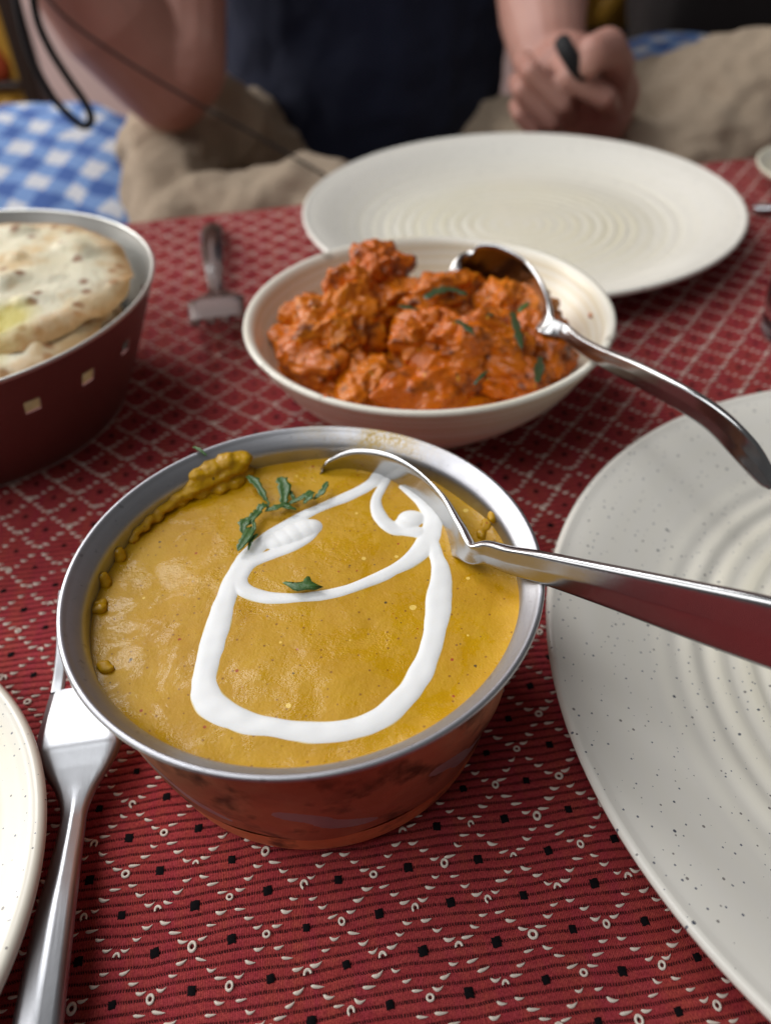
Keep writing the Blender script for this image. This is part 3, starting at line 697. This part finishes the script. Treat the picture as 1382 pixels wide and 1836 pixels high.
# ------------------------------------------------------------------ forks
def fork_stations():
    """fork along +y: handle end at 0, neck near 0.108, tines from 0.15"""
    Ys = [0.0, 0.004, 0.02, 0.05, 0.08, 0.095, 0.105, 0.111, 0.117, 0.123, 0.1275]
    Hs = [.0030, .0052, .0060, .0058, .0050, .0041, .0036, .0036, .0056, .0094, .0116]
    Zs = [.0030, .0034, .0072, .0122, .0120, .0102, .0090, .0088, .0096, .0110, .0122]
    keys = [(y, z, h) for y, z, h in zip(Ys, Zs, Hs)]
    keys += [(.1300, .0128, .0120), (.1345, .0129, .0120), (.141, .0126, .0117), (.150, .0118, .0113)]
    S = spline(keys, 120); st = []
    for i in range(120):
        d = Vector((0, S[min(i + 1, 119), 0] - S[max(i - 1, 0), 0], S[min(i + 1, 119), 1] - S[max(i - 1, 0), 1])).normalized()
        fl = min(1, max(0, (S[i, 0] - .108) / .015))
        st.append((Vector((0, S[i, 0], S[i, 1])), Vector((1, 0, 0)), Vector((0, -d.z, d.y)), S[i, 2], .0024 - .0006 * fl, 0, .0011 * (1 - fl)))
    cut = next(i for i in range(120) if S[i, 0] > 0.104)
    return st[:cut + 1], st[cut:]
def make_fork(loc, rz, label, tilt=(0, 0), group=None, mat=None):
    FORK_STEEL = mat or globals()['FORK_STEEL']
    root = empty('table_fork', loc, rz); root.rotation_euler = (tilt[0], tilt[1], rz); tag(root, label, 'fork', group)
    hs_, ps_ = fork_stations()
    loft('handle', hs_, FORK_STEEL, root, nc=11); head = loft('head', ps_, FORK_STEEL, root, nc=11)
    for q in range(4):
        x0 = -0.0113 + 0.0021 + q * (0.0042 + 0.00193)
        keys = []
        for t in np.linspace(0, 1, 9):
            y = .1496 + .0295 * t; z = .0118 + .003 * t + .0102 * t * t; x = x0 * (1 - 0.10 * t)
            h = .00210 * (1 - 0.28 * t) if t < .95 else .0007
            keys.append((Vector((x, y, z)), Vector((1, 0, 0)), Vector((0, 0, 1)), h, .0017 - .0004 * t, 0, 0))
        loft('tine', keys, FORK_STEEL, head, nc=9)
    return root
fa = math.radians(7.0)
def fork_at(px, py, z, ly, rz):      # put local point (0,ly) over a photo pixel
    p = at(px, py, z); return (p.x + math.sin(rz) * ly, p.y - math.cos(rz) * ly, 0)
make_fork(fork_at(142, 1338, .0128, .129, fa), fa, 'satin steel fork beside the copper pot, tines slipping behind the pot rim')
make_fork(fork_at(388, 522, .0085, .111, math.pi + math.radians(9)), math.pi + math.radians(9), 'steel fork lying behind the orange curry bowl with its handle toward the person', mat=STEEL).scale = (1.25, 1.0, 1.0)

# ------------------------------------------------------------------ bread basket and naan
KC = Vector((-0.186, 0.3235)); KZ = 0.060
k = N('basket_copper_outside'); n_ = k.noise(40, 4); k.p(base=k.mix(n_.outputs[0], (0.24, 0.10, 0.09), (0.17, 0.07, 0.062)), metal=0.55, rough=0.5, normal=k.bump(k.noise(300, 3), 0.1, 0.0003)); BK_OUT = k.m
k = N('basket_steel_inside'); n_ = k.noise(30, 4); k.p(base=k.mix(n_.outputs[0], (0.66, 0.66, 0.63), (0.56, 0.56, 0.52)), metal=0.9, rough=0.36); BK_IN = k.m
bk = empty('bread_basket', (KC.x, KC.y, 0)); tag(bk, 'copper coloured steel bread basket with square holes in its wall', 'basket')
def basket():
    na, nz = 336, 40; r0, r1 = 0.0655, 0.0915
    def pt(a, h, off):
        r = r0 + (r1 - r0) * (h ** 0.9) + off; return (r * math.cos(a), r * math.sin(a), 0.0015 + (KZ - 0.0015) * h)
    hole = set(); pitch = 16                                    # one hole every 22.5 degrees
    for j in range(nz):
        for i in range(na):
            q = i % pitch; 
            if 26 <= j < 30 and q < 4: hole.add((i, j))
    for name, off, mat, flip in (('outer_wall', 0.0, BK_OUT, False), ('inner_wall', -0.0009, BK_IN, True)):
        V = [pt(2 * math.pi * i / na, j / nz, off) for j in range(nz + 1) for i in range(na)]; F = []
        for j in range(nz):
            for i in range(na):
                if (i, j) in hole: continue
                i2 = (i + 1) % na; f = (j * na + i, j * na + i2, (j + 1) * na + i2, (j + 1) * na + i); F.append(f[::-1] if flip else f)
        if not flip:                                            # hole edges give the sheet its thickness
            for (i, j) in hole:
                for di, dj, e in ((-1, 0, ((0, 0), (0, 1))), (1, 0, ((1, 0), (1, 1))), (0, -1, ((0, 0), (1, 0))), (0, 1, ((0, 1), (1, 1)))):
                    if (i + di, j + dj) in hole: continue
                    b = len(V); ps = []
                    for (x, y) in e: ps.append((2 * math.pi * (i + x) / na, (j + y) / nz))
                    V += [pt(*ps[0], 0), pt(*ps[1], 0), pt(*ps[1], -.0009), pt(*ps[0], -.0009)]; F.append((b, b + 1, b + 2, b + 3))
        mesh(name, V, F, mat, bk)
    lathe('rim', resample([(r1 - 0.0012, KZ - 0.0004), (r1 - 0.0010, KZ + 0.0006), (r1, KZ + 0.0009), (r1 + 0.0005, KZ + 0.0002), (r1 + 0.0001, KZ - 0.0008)], 0.0004), 200, BK_IN, bk)
    lathe('basket_floor', [(0.0003, 0.0012), (0.0656, 0.0012), (0.0656, 0.0016), (0.0003, 0.0022)], 120, BK_IN, bk)
basket()
def mat_naan():
    k = N('naan_crust'); big = k.noise(28, 5); mid = k.noise(110, 4)
    col = k.mix(k.ramp(big, [(0.35, 0.0), (0.65, 1.0)]), (0.60, 0.52, 0.33), (0.74, 0.68, 0.50))
    col = k.mix(k.ramp(k.noise(42, 4, vec=k.mapping((1, 1, 1), (0.4, 0, 1))), [(0.56, 0.0), (0.70, 0.8)]), col, (0.56, 0.36, 0.14))
    vo = k.n('ShaderNodeTexVoronoi', {'Vector': k.co.outputs['Object'], 'Scale': 105.0}, voronoi_dimensions='2D'); sep = k.n('ShaderNodeSeparateColor', {'Color': vo.outputs['Color']})
    dd = k.math('ADD', vo.outputs['Distance'], k.math('MULTIPLY', k.math('SUBTRACT', mid.outputs[0], 0.5), 0.35))
    sp = k.math('MULTIPLY', k.math('SUBTRACT', 1.0, k.ramp(dd, [(0.12, 0.0), (0.30, 1.0)]).outputs[0]), k.math('LESS_THAN', sep.outputs[0], 0.40))
    col = k.mix(k.math('MULTIPLY', sp, 0.9), col, (0.23, 0.085, 0.025))
    bt = k.n('ShaderNodeVectorMath', {0: k.co.outputs['Object'], 1: (0.033, -0.036, 0.004)}, operation='DISTANCE')
    butter = k.math('MULTIPLY', k.ramp(k.math('ADD', bt.outputs['Value'], k.math('MULTIPLY', k.math('SUBTRACT', big.outputs[0], .5), .03)), [(0.008, 1.0), (0.019, 0.0)]).outputs[0], 0.85)
    rim = k.n('ShaderNodeSeparateXYZ', {'Vector': k.n('ShaderNodeUVMap').outputs[0]}).outputs[0]           # 0 centre, 1 crust
    crust = k.ramp(k.math('ADD', rim, k.math('MULTIPLY', k.math('SUBTRACT', mid.outputs[0], 0.5), 0.18)), [(0.82, 0.0), (0.98, 0.9)])
    col = k.mix(crust, col, (0.46, 0.24, 0.075))
    col = k.mix(butter, col, (0.46, 0.38, 0.03))
    k.p(base=col, rough=0.6, normal=k.bump(k.math('ADD', mid.outputs[0], k.noise(400, 3).outputs[0]), 0.55, 0.0009), sss=0.08, ssss=0.004); return k.m
NAAN = mat_naan()
def naan(loc, rx, ry, bulge, seed, label, tilt=(0, 0), edge=0.0038):
    nr, na = 60, 180; V = []; off = Vector((seed * 3.7, seed * 1.9, 0))
    for side in (1, -1):
        for i in range(nr):
            q = (i / (nr - 1)) ** 0.8
            for j in range(na):
                a = 2 * math.pi * j / na; w = 1 + 0.05 * noise.noise(Vector((math.cos(a) * 1.5, math.sin(a) * 1.5, seed))) + 0.022 * noise.noise(Vector((math.cos(a) * 6, math.sin(a) * 6, seed)))
                x, y = rx * q * w * math.cos(a), ry * q * w * math.sin(a)
                n1 = noise.fractal(Vector((x * 22, y * 22, 0)) + off, 1.0, 2.0, 3)
                bl = max(0.0, noise.noise(Vector((x * 75, y * 75, 5)) + off) - 0.12) * 0.006          # small blisters
                lip = 0.0014 * math.exp(-((q - 0.93) / 0.06) ** 2) * (0.7 + 0.6 * noise.noise(Vector((math.cos(a) * 5, math.sin(a) * 5, seed + 3))))
                fold = -0.003 * math.exp(-((x * 0.8 + y * 0.6 + 0.018) / 0.006) ** 2) if seed == 1 else 0
                droop = -0.004 * max(0.0, q - 0.86) / 0.14
                top = bulge * (1 - q ** 2.5) + 0.0030 * n1 + bl + lip + fold + droop * (0.5 + 0.5 * math.cos(a + 1.6))
                th = edge * (max(0, 1 - q ** 8)) ** 0.5 * 0.5
                V.append((x, y, top + side * th))
    n = nr * na; Q = np.concatenate([gridquads(nr, na, True), gridquads(nr, na, True)[:, ::-1] + n])
    uv = np.tile(np.repeat((np.arange(nr) / (nr - 1)) ** 0.8, na)[:, None], (2, 2))
    o = npmesh('naan_bread', V, Q, NAAN, uv=uv); o.location = loc; o.rotation_euler = (tilt[0], tilt[1], 0); tag(o, label, 'bread'); return o
naan((KC.x + 0.004, KC.y + 0.013, 0.0565), 0.076, 0.062, 0.0025, 1, 'uppermost blistered naan flatbread with brown spots in the copper basket', (0.03, 0.0))
naan((KC.x - 0.004, KC.y - 0.010, 0.0490), 0.076, 0.066, 0.003, 2, 'browned naan flatbread tucked beneath the top naan in the copper basket', (0.03, 0.0))
naan((KC.x - 0.002, KC.y + 0.002, 0.0330), 0.074, 0.074, 0.004, 3, 'lowest naan flatbread glimpsed through the square holes of the basket')

# ------------------------------------------------------------------ things cut off by the right edge
sp_ = lathe('saucer', resample([(0.0003, 0.004), (0.03, 0.0042), (0.045, 0.010), (0.0540, 0.0165), (0.0552, 0.0162), (0.0535, 0.013), (0.044, 0.0065), (0.03, 0.0006), (0.0003, 0.0008)], 0.001), 120, PLATE)
q_ = at(1363, 300, 0.016); sp_.location = (q_.x + 0.0545, q_.y - 0.004, 0); tag(sp_, 'small white saucer peeking in at the far right edge', 'saucer')
k = N('clear_tumbler_glass'); k.p(base=(0.95, 0.96, 0.96), rough=0.03, trans=1.0, ior=1.45); GLASS = k.m
gl = lathe('water_glass', resample([(0.0003, 0.0006), (0.026, 0.0006), (0.0285, 0.003), (0.0305, 0.04), (0.0325, 0.085), (0.0332, 0.0862), (0.0318, 0.0862), (0.0310, 0.084), (0.0290, 0.04), (0.0272, 0.008), (0.0003, 0.006)], 0.002), 96, GLASS)
q_ = at(1374, 618, 0.002); gl.location = (q_.x + 0.0300, q_.y + 0.008, 0); tag(gl, 'clear tumbler glass just entering at the right edge', 'glass')
fk = make_fork((0, 0, 0), 0, 'steel fork handle at the right edge beyond the far plate')
q_ = at(1352, 372, 0.003); fk.location = (q_.x, q_.y, 0); fk.rotation_euler = (0, 0, math.radians(-128))

# ------------------------------------------------------------------ the person across the table
def mat_skin():
    k = N('skin'); n = k.noise(14, 4); n2 = k.noise(500, 3)
    col = k.mix(k.ramp(n, [(0.35, 0.0), (0.7, 1.0)]), (0.50, 0.265, 0.21), (0.40, 0.185, 0.14))
    k.p(base=col, rough=0.5, spec=0.4, sss=0.15, ssss=0.01, sssr=(1, .4, .25), normal=k.bump(n2, 0.15, 0.0006)); return k.m
SKIN = mat_skin()
def mat_fabric(name, a, b, scale=18, rough=0.85, fold=0.0):
    k = N(name); n = k.noise(scale, 4); w = k.noise(1400, 2)
    k.p(base=k.mix(n.outputs[0], a, b), rough=rough, spec=0.2, sheen=0.05, normal=k.bump(k.math('ADD', w.outputs[0], k.math('MULTIPLY', k.noise(26, 5, dist=1.0).outputs[0], fold)), 0.5, 0.004 if fold else 0.0008)); return k.m
NAVY = mat_fabric('navy_cotton', (0.012, 0.015, 0.034), (0.020, 0.024, 0.050), 12, fold=2.0)
KHAKI = mat_fabric('khaki_cotton', (0.46, 0.36, 0.26), (0.38, 0.29, 0.205), 14, fold=2.0)
STRAPM = mat_fabric('black_webbing', (0.008, 0.008, 0.009), (0.016, 0.015, 0.016), 60, 0.6)
ORG = Vector((0.03, 1.16, -0.20)); person = empty('person', ORG)
tag(person, 'seated person in navy shirt and khaki trousers, elbow on knee, fist on lap', 'person')
def organic(name, caps, mat, vox, sm, parent, extra=None):
    V, Fc = [], []
    for c in caps:
        p0, r0, p1, r1 = c[:4]; capsule(V, Fc, Vector(p0) - ORG, r0, Vector(p1) - ORG, r1, 18, 5, c[4] if len(c) > 4 else None)
    o = mesh(name, V, Fc, mat, parent); remesh(o, vox, sm); return o
Yx = Vector((0, 1, 0))
def chain(pts):
    return [(pts[i][0], pts[i][1], pts[i + 1][0], pts[i + 1][1]) for i in range(len(pts) - 1)]
def D(px, py, y): return aty(px, py, y)
body = []
# torso core under the shirt
body += [((.03, 1.16, -.16), .13, (.03, 1.17, .10), .12), ((.03, 1.17, .10), .12, (.03, 1.16, .30), .13), ((.03, 1.16, .36), .06, (.03, 1.14, .46), .055), ((-.13, 1.16, .33), .06, (.19, 1.16, .33), .06)]
# arm with the elbow on the knee: shoulder, elbow, wrist raised out of frame
EL = D(298, 150, .80); SHR = Vector((-.15, 1.13, .33)); WRR = Vector((-.275, .74, .235))
body += chain([(SHR, .056), (SHR.lerp(EL, .5) + Vector((-.005, -.01, 0)), .052), (EL + Vector((.012, .006, .014)), .043), (EL, .038)])
body += chain([(EL, .040), (EL.lerp(WRR, .28) + Vector((-.004, 0, 0)), .047), (EL.lerp(WRR, .6), .040), (WRR, .029)])
HR = WRR + Vector((-.02, -.02, .085)); body += [(WRR, .027, HR, .036, (Vector((.3, .9, 0)).normalized(), .55))]
for q in range(4):
    b0 = HR + Vector((-.026 + .017 * q, -.012, .03)); body += chain([(b0, .0095), (b0 + Vector((0, -.02, .03)), .009), (b0 + Vector((.004, -.045, .022)), .0085)])
body += chain([(HR + Vector((.03, -.01, -.01)), .011), (HR + Vector((.045, -.035, .015)), .010), (HR + Vector((.03, -.055, .03)), .009)])
# arm whose fist rests on the lap
HY = .72
WL = D(985, 118, HY + .03); ELB = Vector((.235, 1.03, .20)); SHL = Vector((.21, 1.14, .33))
WL2 = D(972, 30, .80)
body += chain([(SHL, .056), (ELB, .043)]) + chain([(ELB, .043), (D(972, -60, .86), .044), (WL2, .037), (WL, .029)])
pc = D(1020, 172, HY)
body += [(WL, .028, D(1010, 140, HY + .012), .036), (D(1000, 150, HY + .015), .034, D(1060, 190, HY + .015), .036), (D(1040, 130, HY + .02), .028, D(1085, 170, HY + .012), .028)]
fin = [[(1002, 120, .700, .0092), (1022, 140, .664, .0092), (1082, 174, .660, .0090), (1094, 194, .688, .0084)],      # index
       [(938, 110, .705, .0082), (952, 130, .668, .0082), (1006, 188, .664, .0078), (1022, 202, .690, .0074)],
       [(928, 148, .705, .0078), (935, 164, .672, .0078), (988, 218, .668, .0074), (1004, 228, .692, .0070)],
       [(926, 190, .705, .0068), (933, 206, .676, .0068), (956, 234, .674, .0064), (974, 240, .694, .0060)]]
for f in fin: body += chain([(D(x, y, yy), r) for x, y, yy, r in f])
body += chain([(D(1092, 165, .715), .018), (D(1104, 118, .695), .0145), (D(1088, 86, .672), .0140), (D(1062, 96, .655), .0125), (D(1056, 112, .652), .0105)])   # thumb bent over the strap
b_o = organic('body', body, SKIN, 0.0022, 1, person)
# shirt: torso and two sleeves ending above the elbow
sh_c = [((-.005, 1.14, -.19), .178, (-.008, 1.15, -.02), .188, (Yx, .86)), ((-.008, 1.15, -.02), .188, (.0, 1.16, .14), .180, (Yx, .84)), ((.0, 1.16, .14), .176, (.03, 1.15, .30), .150, (Yx, .8)), ((-.12, 1.15, .33), .075, (.18, 1.15, .33), .075)]
sh_c += [(SHR, .072, SHR.lerp(EL, .45), .066), (SHL, .072, SHL.lerp(ELB, .6), .062)]
sh_o = organic('shirt', sh_c, NAVY, 0.006, 4, person)
def wrinkles(o, strength, size, seed):
    t = bpy.data.textures.new('folds', 'CLOUDS'); t.noise_scale = size; t.noise_depth = 3
    d = o.modifiers.new('folds', 'DISPLACE'); d.texture = t; d.strength = strength; d.mid_level = 0.5; d.texture_coords = 'LOCAL'
    s = o.modifiers.new('soft', 'SMOOTH'); s.iterations = 2
wrinkles(sh_o, 0.02, 0.07, 1)
# trousers: crossed legs, knees out to both sides
KR = D(302, 258, .84); KL = D(1330, 205, .78)
tr = chain([((-.06, 1.14, -.20), .10), (D(380, 262, .98), .072), (KR + Vector((.035, .05, -.01)), .060), (KR + Vector((.0, .01, -.012)), .052)])
tr += chain([(KR + Vector((0, .01, -.015)), .050), (D(300, 365, .70) + Vector((0, .02, -.034)), .042), (D(560, 330, .66) + Vector((0, .04, -.035)), .042), (D(800, 300, .68) + Vector((0, .05, -.05)), .040)])
tr += chain([((.12, 1.14, -.20), .10), (D(1050, 240, .95) + Vector((0, 0, -.03)), .085), (KL, .068), (KL + Vector((.10, .0, -.01)), .066)])
tr += chain([(KL + Vector((.05, -.01, -.01)), .062), (D(1240, 262, .70) + Vector((0, .03, -.035)), .052), (D(1050, 260, .70) + Vector((0, .05, -.045)), .046), (D(700, 300, .70) + Vector((0, .07, -.07)), .042)])
tr += [((-.06, 1.14, -.22), .11, (.12, 1.14, -.22), .11)]
tr_o = organic('trousers', tr, KHAKI, 0.005, 4, person); wrinkles(tr_o, 0.024, 0.035, 2); wrinkles(tr_o, 0.010, 0.014, 3)

# wrist strap hanging at the left, and the black strap in the fist
def tube(name, pts, r, mat, parent=None, org=(0, 0, 0), flat=1.0):
    K = spline([tuple(Vector(p) - Vector(org)) for p in pts], len(pts) * 8); V = []; n = len(K); ns = 10; side = Vector((0, 1, 0))
    for i in range(n):
        d = Vector(K[min(i + 1, n - 1)] - K[max(i - 1, 0)]).normalized(); a = d.cross(side).normalized(); b = a.cross(d)
        for q in range(ns): V.append(Vector(K[i]) + (a * math.cos(2 * math.pi * q / ns) + b * (flat * math.sin(2 * math.pi * q / ns))) * r)
    F = gridquads(n, ns, True).tolist() + [tuple(range(ns)), tuple(range((n - 1) * ns, n * ns))[::-1]]
    return mesh(name, V, F, mat, parent)
ys = .72
st_ = tube('wrist_strap', [D(30, -160, ys), D(24, -60, ys), D(34, 20, ys), D(56, 100, ys), D(92, 170, ys), D(130, 212, ys), D(152, 226, ys), D(164, 214, ys - .005), D(154, 186, ys - .01), D(120, 136, ys - .01), D(88, 84, ys - .01), D(66, 30, ys - .01), D(58, -40, ys - .01), D(62, -160, ys)], .0033, STRAPM)
tag(st_, 'thin black wrist strap looping down at the upper left', 'strap')
cd_ = tube('thin_cord', [D(60, -40, .70), D(110, 24, .70), D(200, 92, .695), D(330, 172, .69), D(450, 238, .69), D(590, 318, .685)], .0011, STRAPM); tag(cd_, 'thin dark cord running diagonally across the forearm at upper left', 'cord')
s2_ = tube('strap_end', [D(1008, 76, .665), D(1016, 92, .655), D(1030, 114, .652), D(1046, 134, .660), D(1060, 150, .69)], .0062, STRAPM); tag(s2_, 'short black strap held in the fist of the seated person', 'strap')

# ------------------------------------------------------------------ seat, cushions, background
def gingham(name, sc=52.0):
    k = N(name); m = k.mapping((sc, sc, sc), (0.0, 0.0, 0.5)); sp = k.n('ShaderNodeSeparateXYZ', {'Vector': m})
    wob = k.math('MULTIPLY', k.noise(30, 2).outputs[0], 0.5)
    sa = k.math('GREATER_THAN', k.math('SINE', k.math('MULTIPLY', k.math('ADD', sp.outputs[0], wob), 2 * math.pi)), 0.0)
    sb = k.math('GREATER_THAN', k.math('SINE', k.math('MULTIPLY', k.math('ADD', sp.outputs[1], wob), 2 * math.pi)), 0.0)
    t = k.math('MULTIPLY', k.math('ADD', sa, sb), 0.5)
    col = k.ramp(t, [(0.0, (0.58, 0.60, 0.64)), (0.5, (0.16, 0.28, 0.54)), (1.0, (0.045, 0.11, 0.34))], 'LINEAR')
    k.p(base=col, rough=0.85, normal=k.bump(k.noise(500, 2), 0.4, 0.0006)); return k.m
GING = gingham('blue_gingham', 25.0)
def pillow(name, loc, rad, mat, label, cat, rot=(0, 0, 0), ex=2.6, seed=1, group=None):
    nr, na = 40, 80; V = []
    for i in range(nr):
        th = -math.pi / 2 + math.pi * i / (nr - 1)
        for j in range(na):
            a = 2 * math.pi * j / na; f = lambda v: math.copysign(abs(v) ** (2 / ex), v)
            p = Vector((rad[0] * f(math.cos(th)) * f(math.cos(a)), rad[1] * f(math.cos(th)) * f(math.sin(a)), rad[2] * f(math.sin(th))))
            p *= 1 + 0.05 * noise.fractal(p * 14 + Vector((seed, 0, 0)), 1.0, 2.0, 3); V.append(p)
    o = npmesh(name, V, gridquads(nr, na, True), mat); o.location = loc; o.rotation_euler = rot; tag(o, label, cat, group); return o
c1 = D(75, 318, .84); pillow('seat_cushion', (c1.x - .02, c1.y + .03, c1.z - .045), (.135, .15, .06), GING, 'blue and white gingham cushion at the left beneath the wrist strap', 'cushion', (0.35, 0.05, 0.2))
c2 = D(1235, 150, 1.0); pillow('seat_cushion', (c2.x, c2.y + .05, c2.z - .03), (.11, .14, .04), GING, 'blue gingham cushion glimpsed behind the right knee', 'cushion', (0.2, 0, -.3), seed=4)
DARK = mat_fabric('dark_brown_leather', (0.012, 0.008, 0.008), (0.020, 0.013, 0.012), 10, 0.45, 1.0)
c3 = D(1345, 20, 1.25); pillow('leather_backrest', (c3.x + .06, c3.y + .08, c3.z + .03), (.20, .10, .24), DARK, 'dark brown leather backrest filling the upper right corner', 'backrest', (-.1, 0, 0), 3.2, 8)
# bench seat behind the table
k = N('dark_bench_wood'); n_ = k.noise(6, 5, vec=k.mapping((1, 8, 1))); k.p(base=k.mix(n_.outputs[0], (0.035, 0.022, 0.015), (0.07, 0.045, 0.03)), rough=0.5); BENCH = k.m
def boxes(name, bxs, mat, parent=None, bev=0.004):
    bm = bmesh.new()
    for (x0, x1, y0, y1, z0, z1) in bxs:
        m = Matrix.Translation(((x0 + x1) / 2, (y0 + y1) / 2, (z0 + z1) / 2)) @ Matrix.Diagonal((x1 - x0, y1 - y0, z1 - z0, 1)); bmesh.ops.create_cube(bm, size=1, matrix=m)
    me = bpy.data.meshes.new(name); bm.to_mesh(me); bm.free(); me.materials.append(mat)
    o = bpy.data.objects.new(name, me); link(o, parent)
    if bev: b = o.modifiers.new('bevel', 'BEVEL'); b.width = bev; b.segments = 2
    return o
bn = empty('bench', (0, 1.1, -.6)); tag(bn, 'dark wooden bench seat under the seated person', 'bench')
boxes('bench_seat', [(-1.3, 1.3, -.38, .75, .27, .31)], BENCH, bn)
for x in (-1.2, 1.2):
    for y in (-.3, .65): boxes('leg', [(x - .04, x + .04, y - .04, y + .04, 0, .27)], BENCH, bn)
k = N('pink_plaster'); n_ = k.noise(3, 4); k.p(base=k.mix(n_.outputs[0], (0.72, 0.52, 0.49), (0.66, 0.47, 0.44)), rough=0.9, normal=k.bump(k.noise(60, 4), 0.2, 0.003)); WALLM = k.m
w_ = boxes('wall_back', [(-3, 3, 2.35, 2.45, -.6, 2.2)], WALLM, None, 0); w_['kind'] = 'structure'
k = N('floor_stone'); k.p(base=k.mix(k.noise(5, 4).outputs[0], (0.12, 0.09, 0.08), (0.18, 0.13, 0.11)), rough=0.6); fl_ = boxes('floor', [(-3, 3, -1.5, 2.35, -.65, -.6)], k.m, None, 0); fl_['kind'] = 'structure'
def mat_paint(name, c, r=0.4):
    k = N(name); n = k.noise(25, 4); k.p(base=k.mix(n.outputs[0], c, tuple(v * 0.75 for v in c)), rough=r, normal=k.bump(k.noise(120, 3), 0.2, 0.001)); return k.m
GOLD = mat_paint('gold_paint', (0.80, 0.42, 0.05)); REDP = mat_paint('red_paint', (0.65, 0.10, 0.03)); BRN = mat_paint('dark_carved_wood', (0.05, 0.025, 0.015)); GREYP = mat_paint('grey_paint', (0.42, 0.40, 0.40), 0.7); PINKP = mat_paint('pale_post_paint', (0.50, 0.38, 0.36), 0.6)
def carved(name, loc, w, h, label, scheme):
    """a carved painted panel: frame, field and rows of petals"""
    root = empty(name, loc); tag(root, label, 'panel')
    boxes('field', [(-w / 2, w / 2, 0, .02, 0, h)], scheme[0], root)
    for x in (-w / 2 - .012, w / 2 + .012): boxes('frame_post', [(x - .012, x + .012, -.02, .02, 0, h)], scheme[2], root)
    nrow = int(h / .07)
    for r_ in range(nrow):
        z = .035 + r_ * .07
        if r_ % 3 == 0: boxes('frame_rail', [(-w / 2, w / 2, -.015, .005, z - .036, z - .024)], scheme[2], root)
        ncol = max(2, int(w / .06))
        for c_ in range(ncol):
            x = -w / 2 + w * (c_ + .5) / ncol; V, Fc = [], []
            ico(V, Fc, (0, 0, 0), (.022, .014, .030), 2)
            o = mesh('petal', V, Fc, scheme[1] if (c_ + r_) % 2 else scheme[3], root); o.location = (x, -.002, z); o.rotation_euler = (0, .6 * (-1) ** (c_ + r_), 0)
    return root
p1 = D(10, 120, 1.30); carved('carved_panel', (p1.x - .09, 1.30, -.29), .22, .75, 'orange and gold painted carved wooden panel at the upper left edge', (GOLD, REDP, BRN, GOLD))
p2 = D(1085, 60, 1.45); carved('carved_panel', (p2.x + .0, 1.45, -.29), .20, .75, 'gold and black carved wooden panel behind the fist', (GOLD, BRN, BRN, GOLD))
p3 = D(1146, 60, 1.36); o_ = boxes('post', [(-.012, .012, -.012, .012, 0, 1.1)], PINKP); o_.location = (p3.x, 1.36, -.29); o_.rotation_euler = (0, .10, 0); tag(o_, 'slim pale pink post between the gold panel and the dark backrest', 'post')
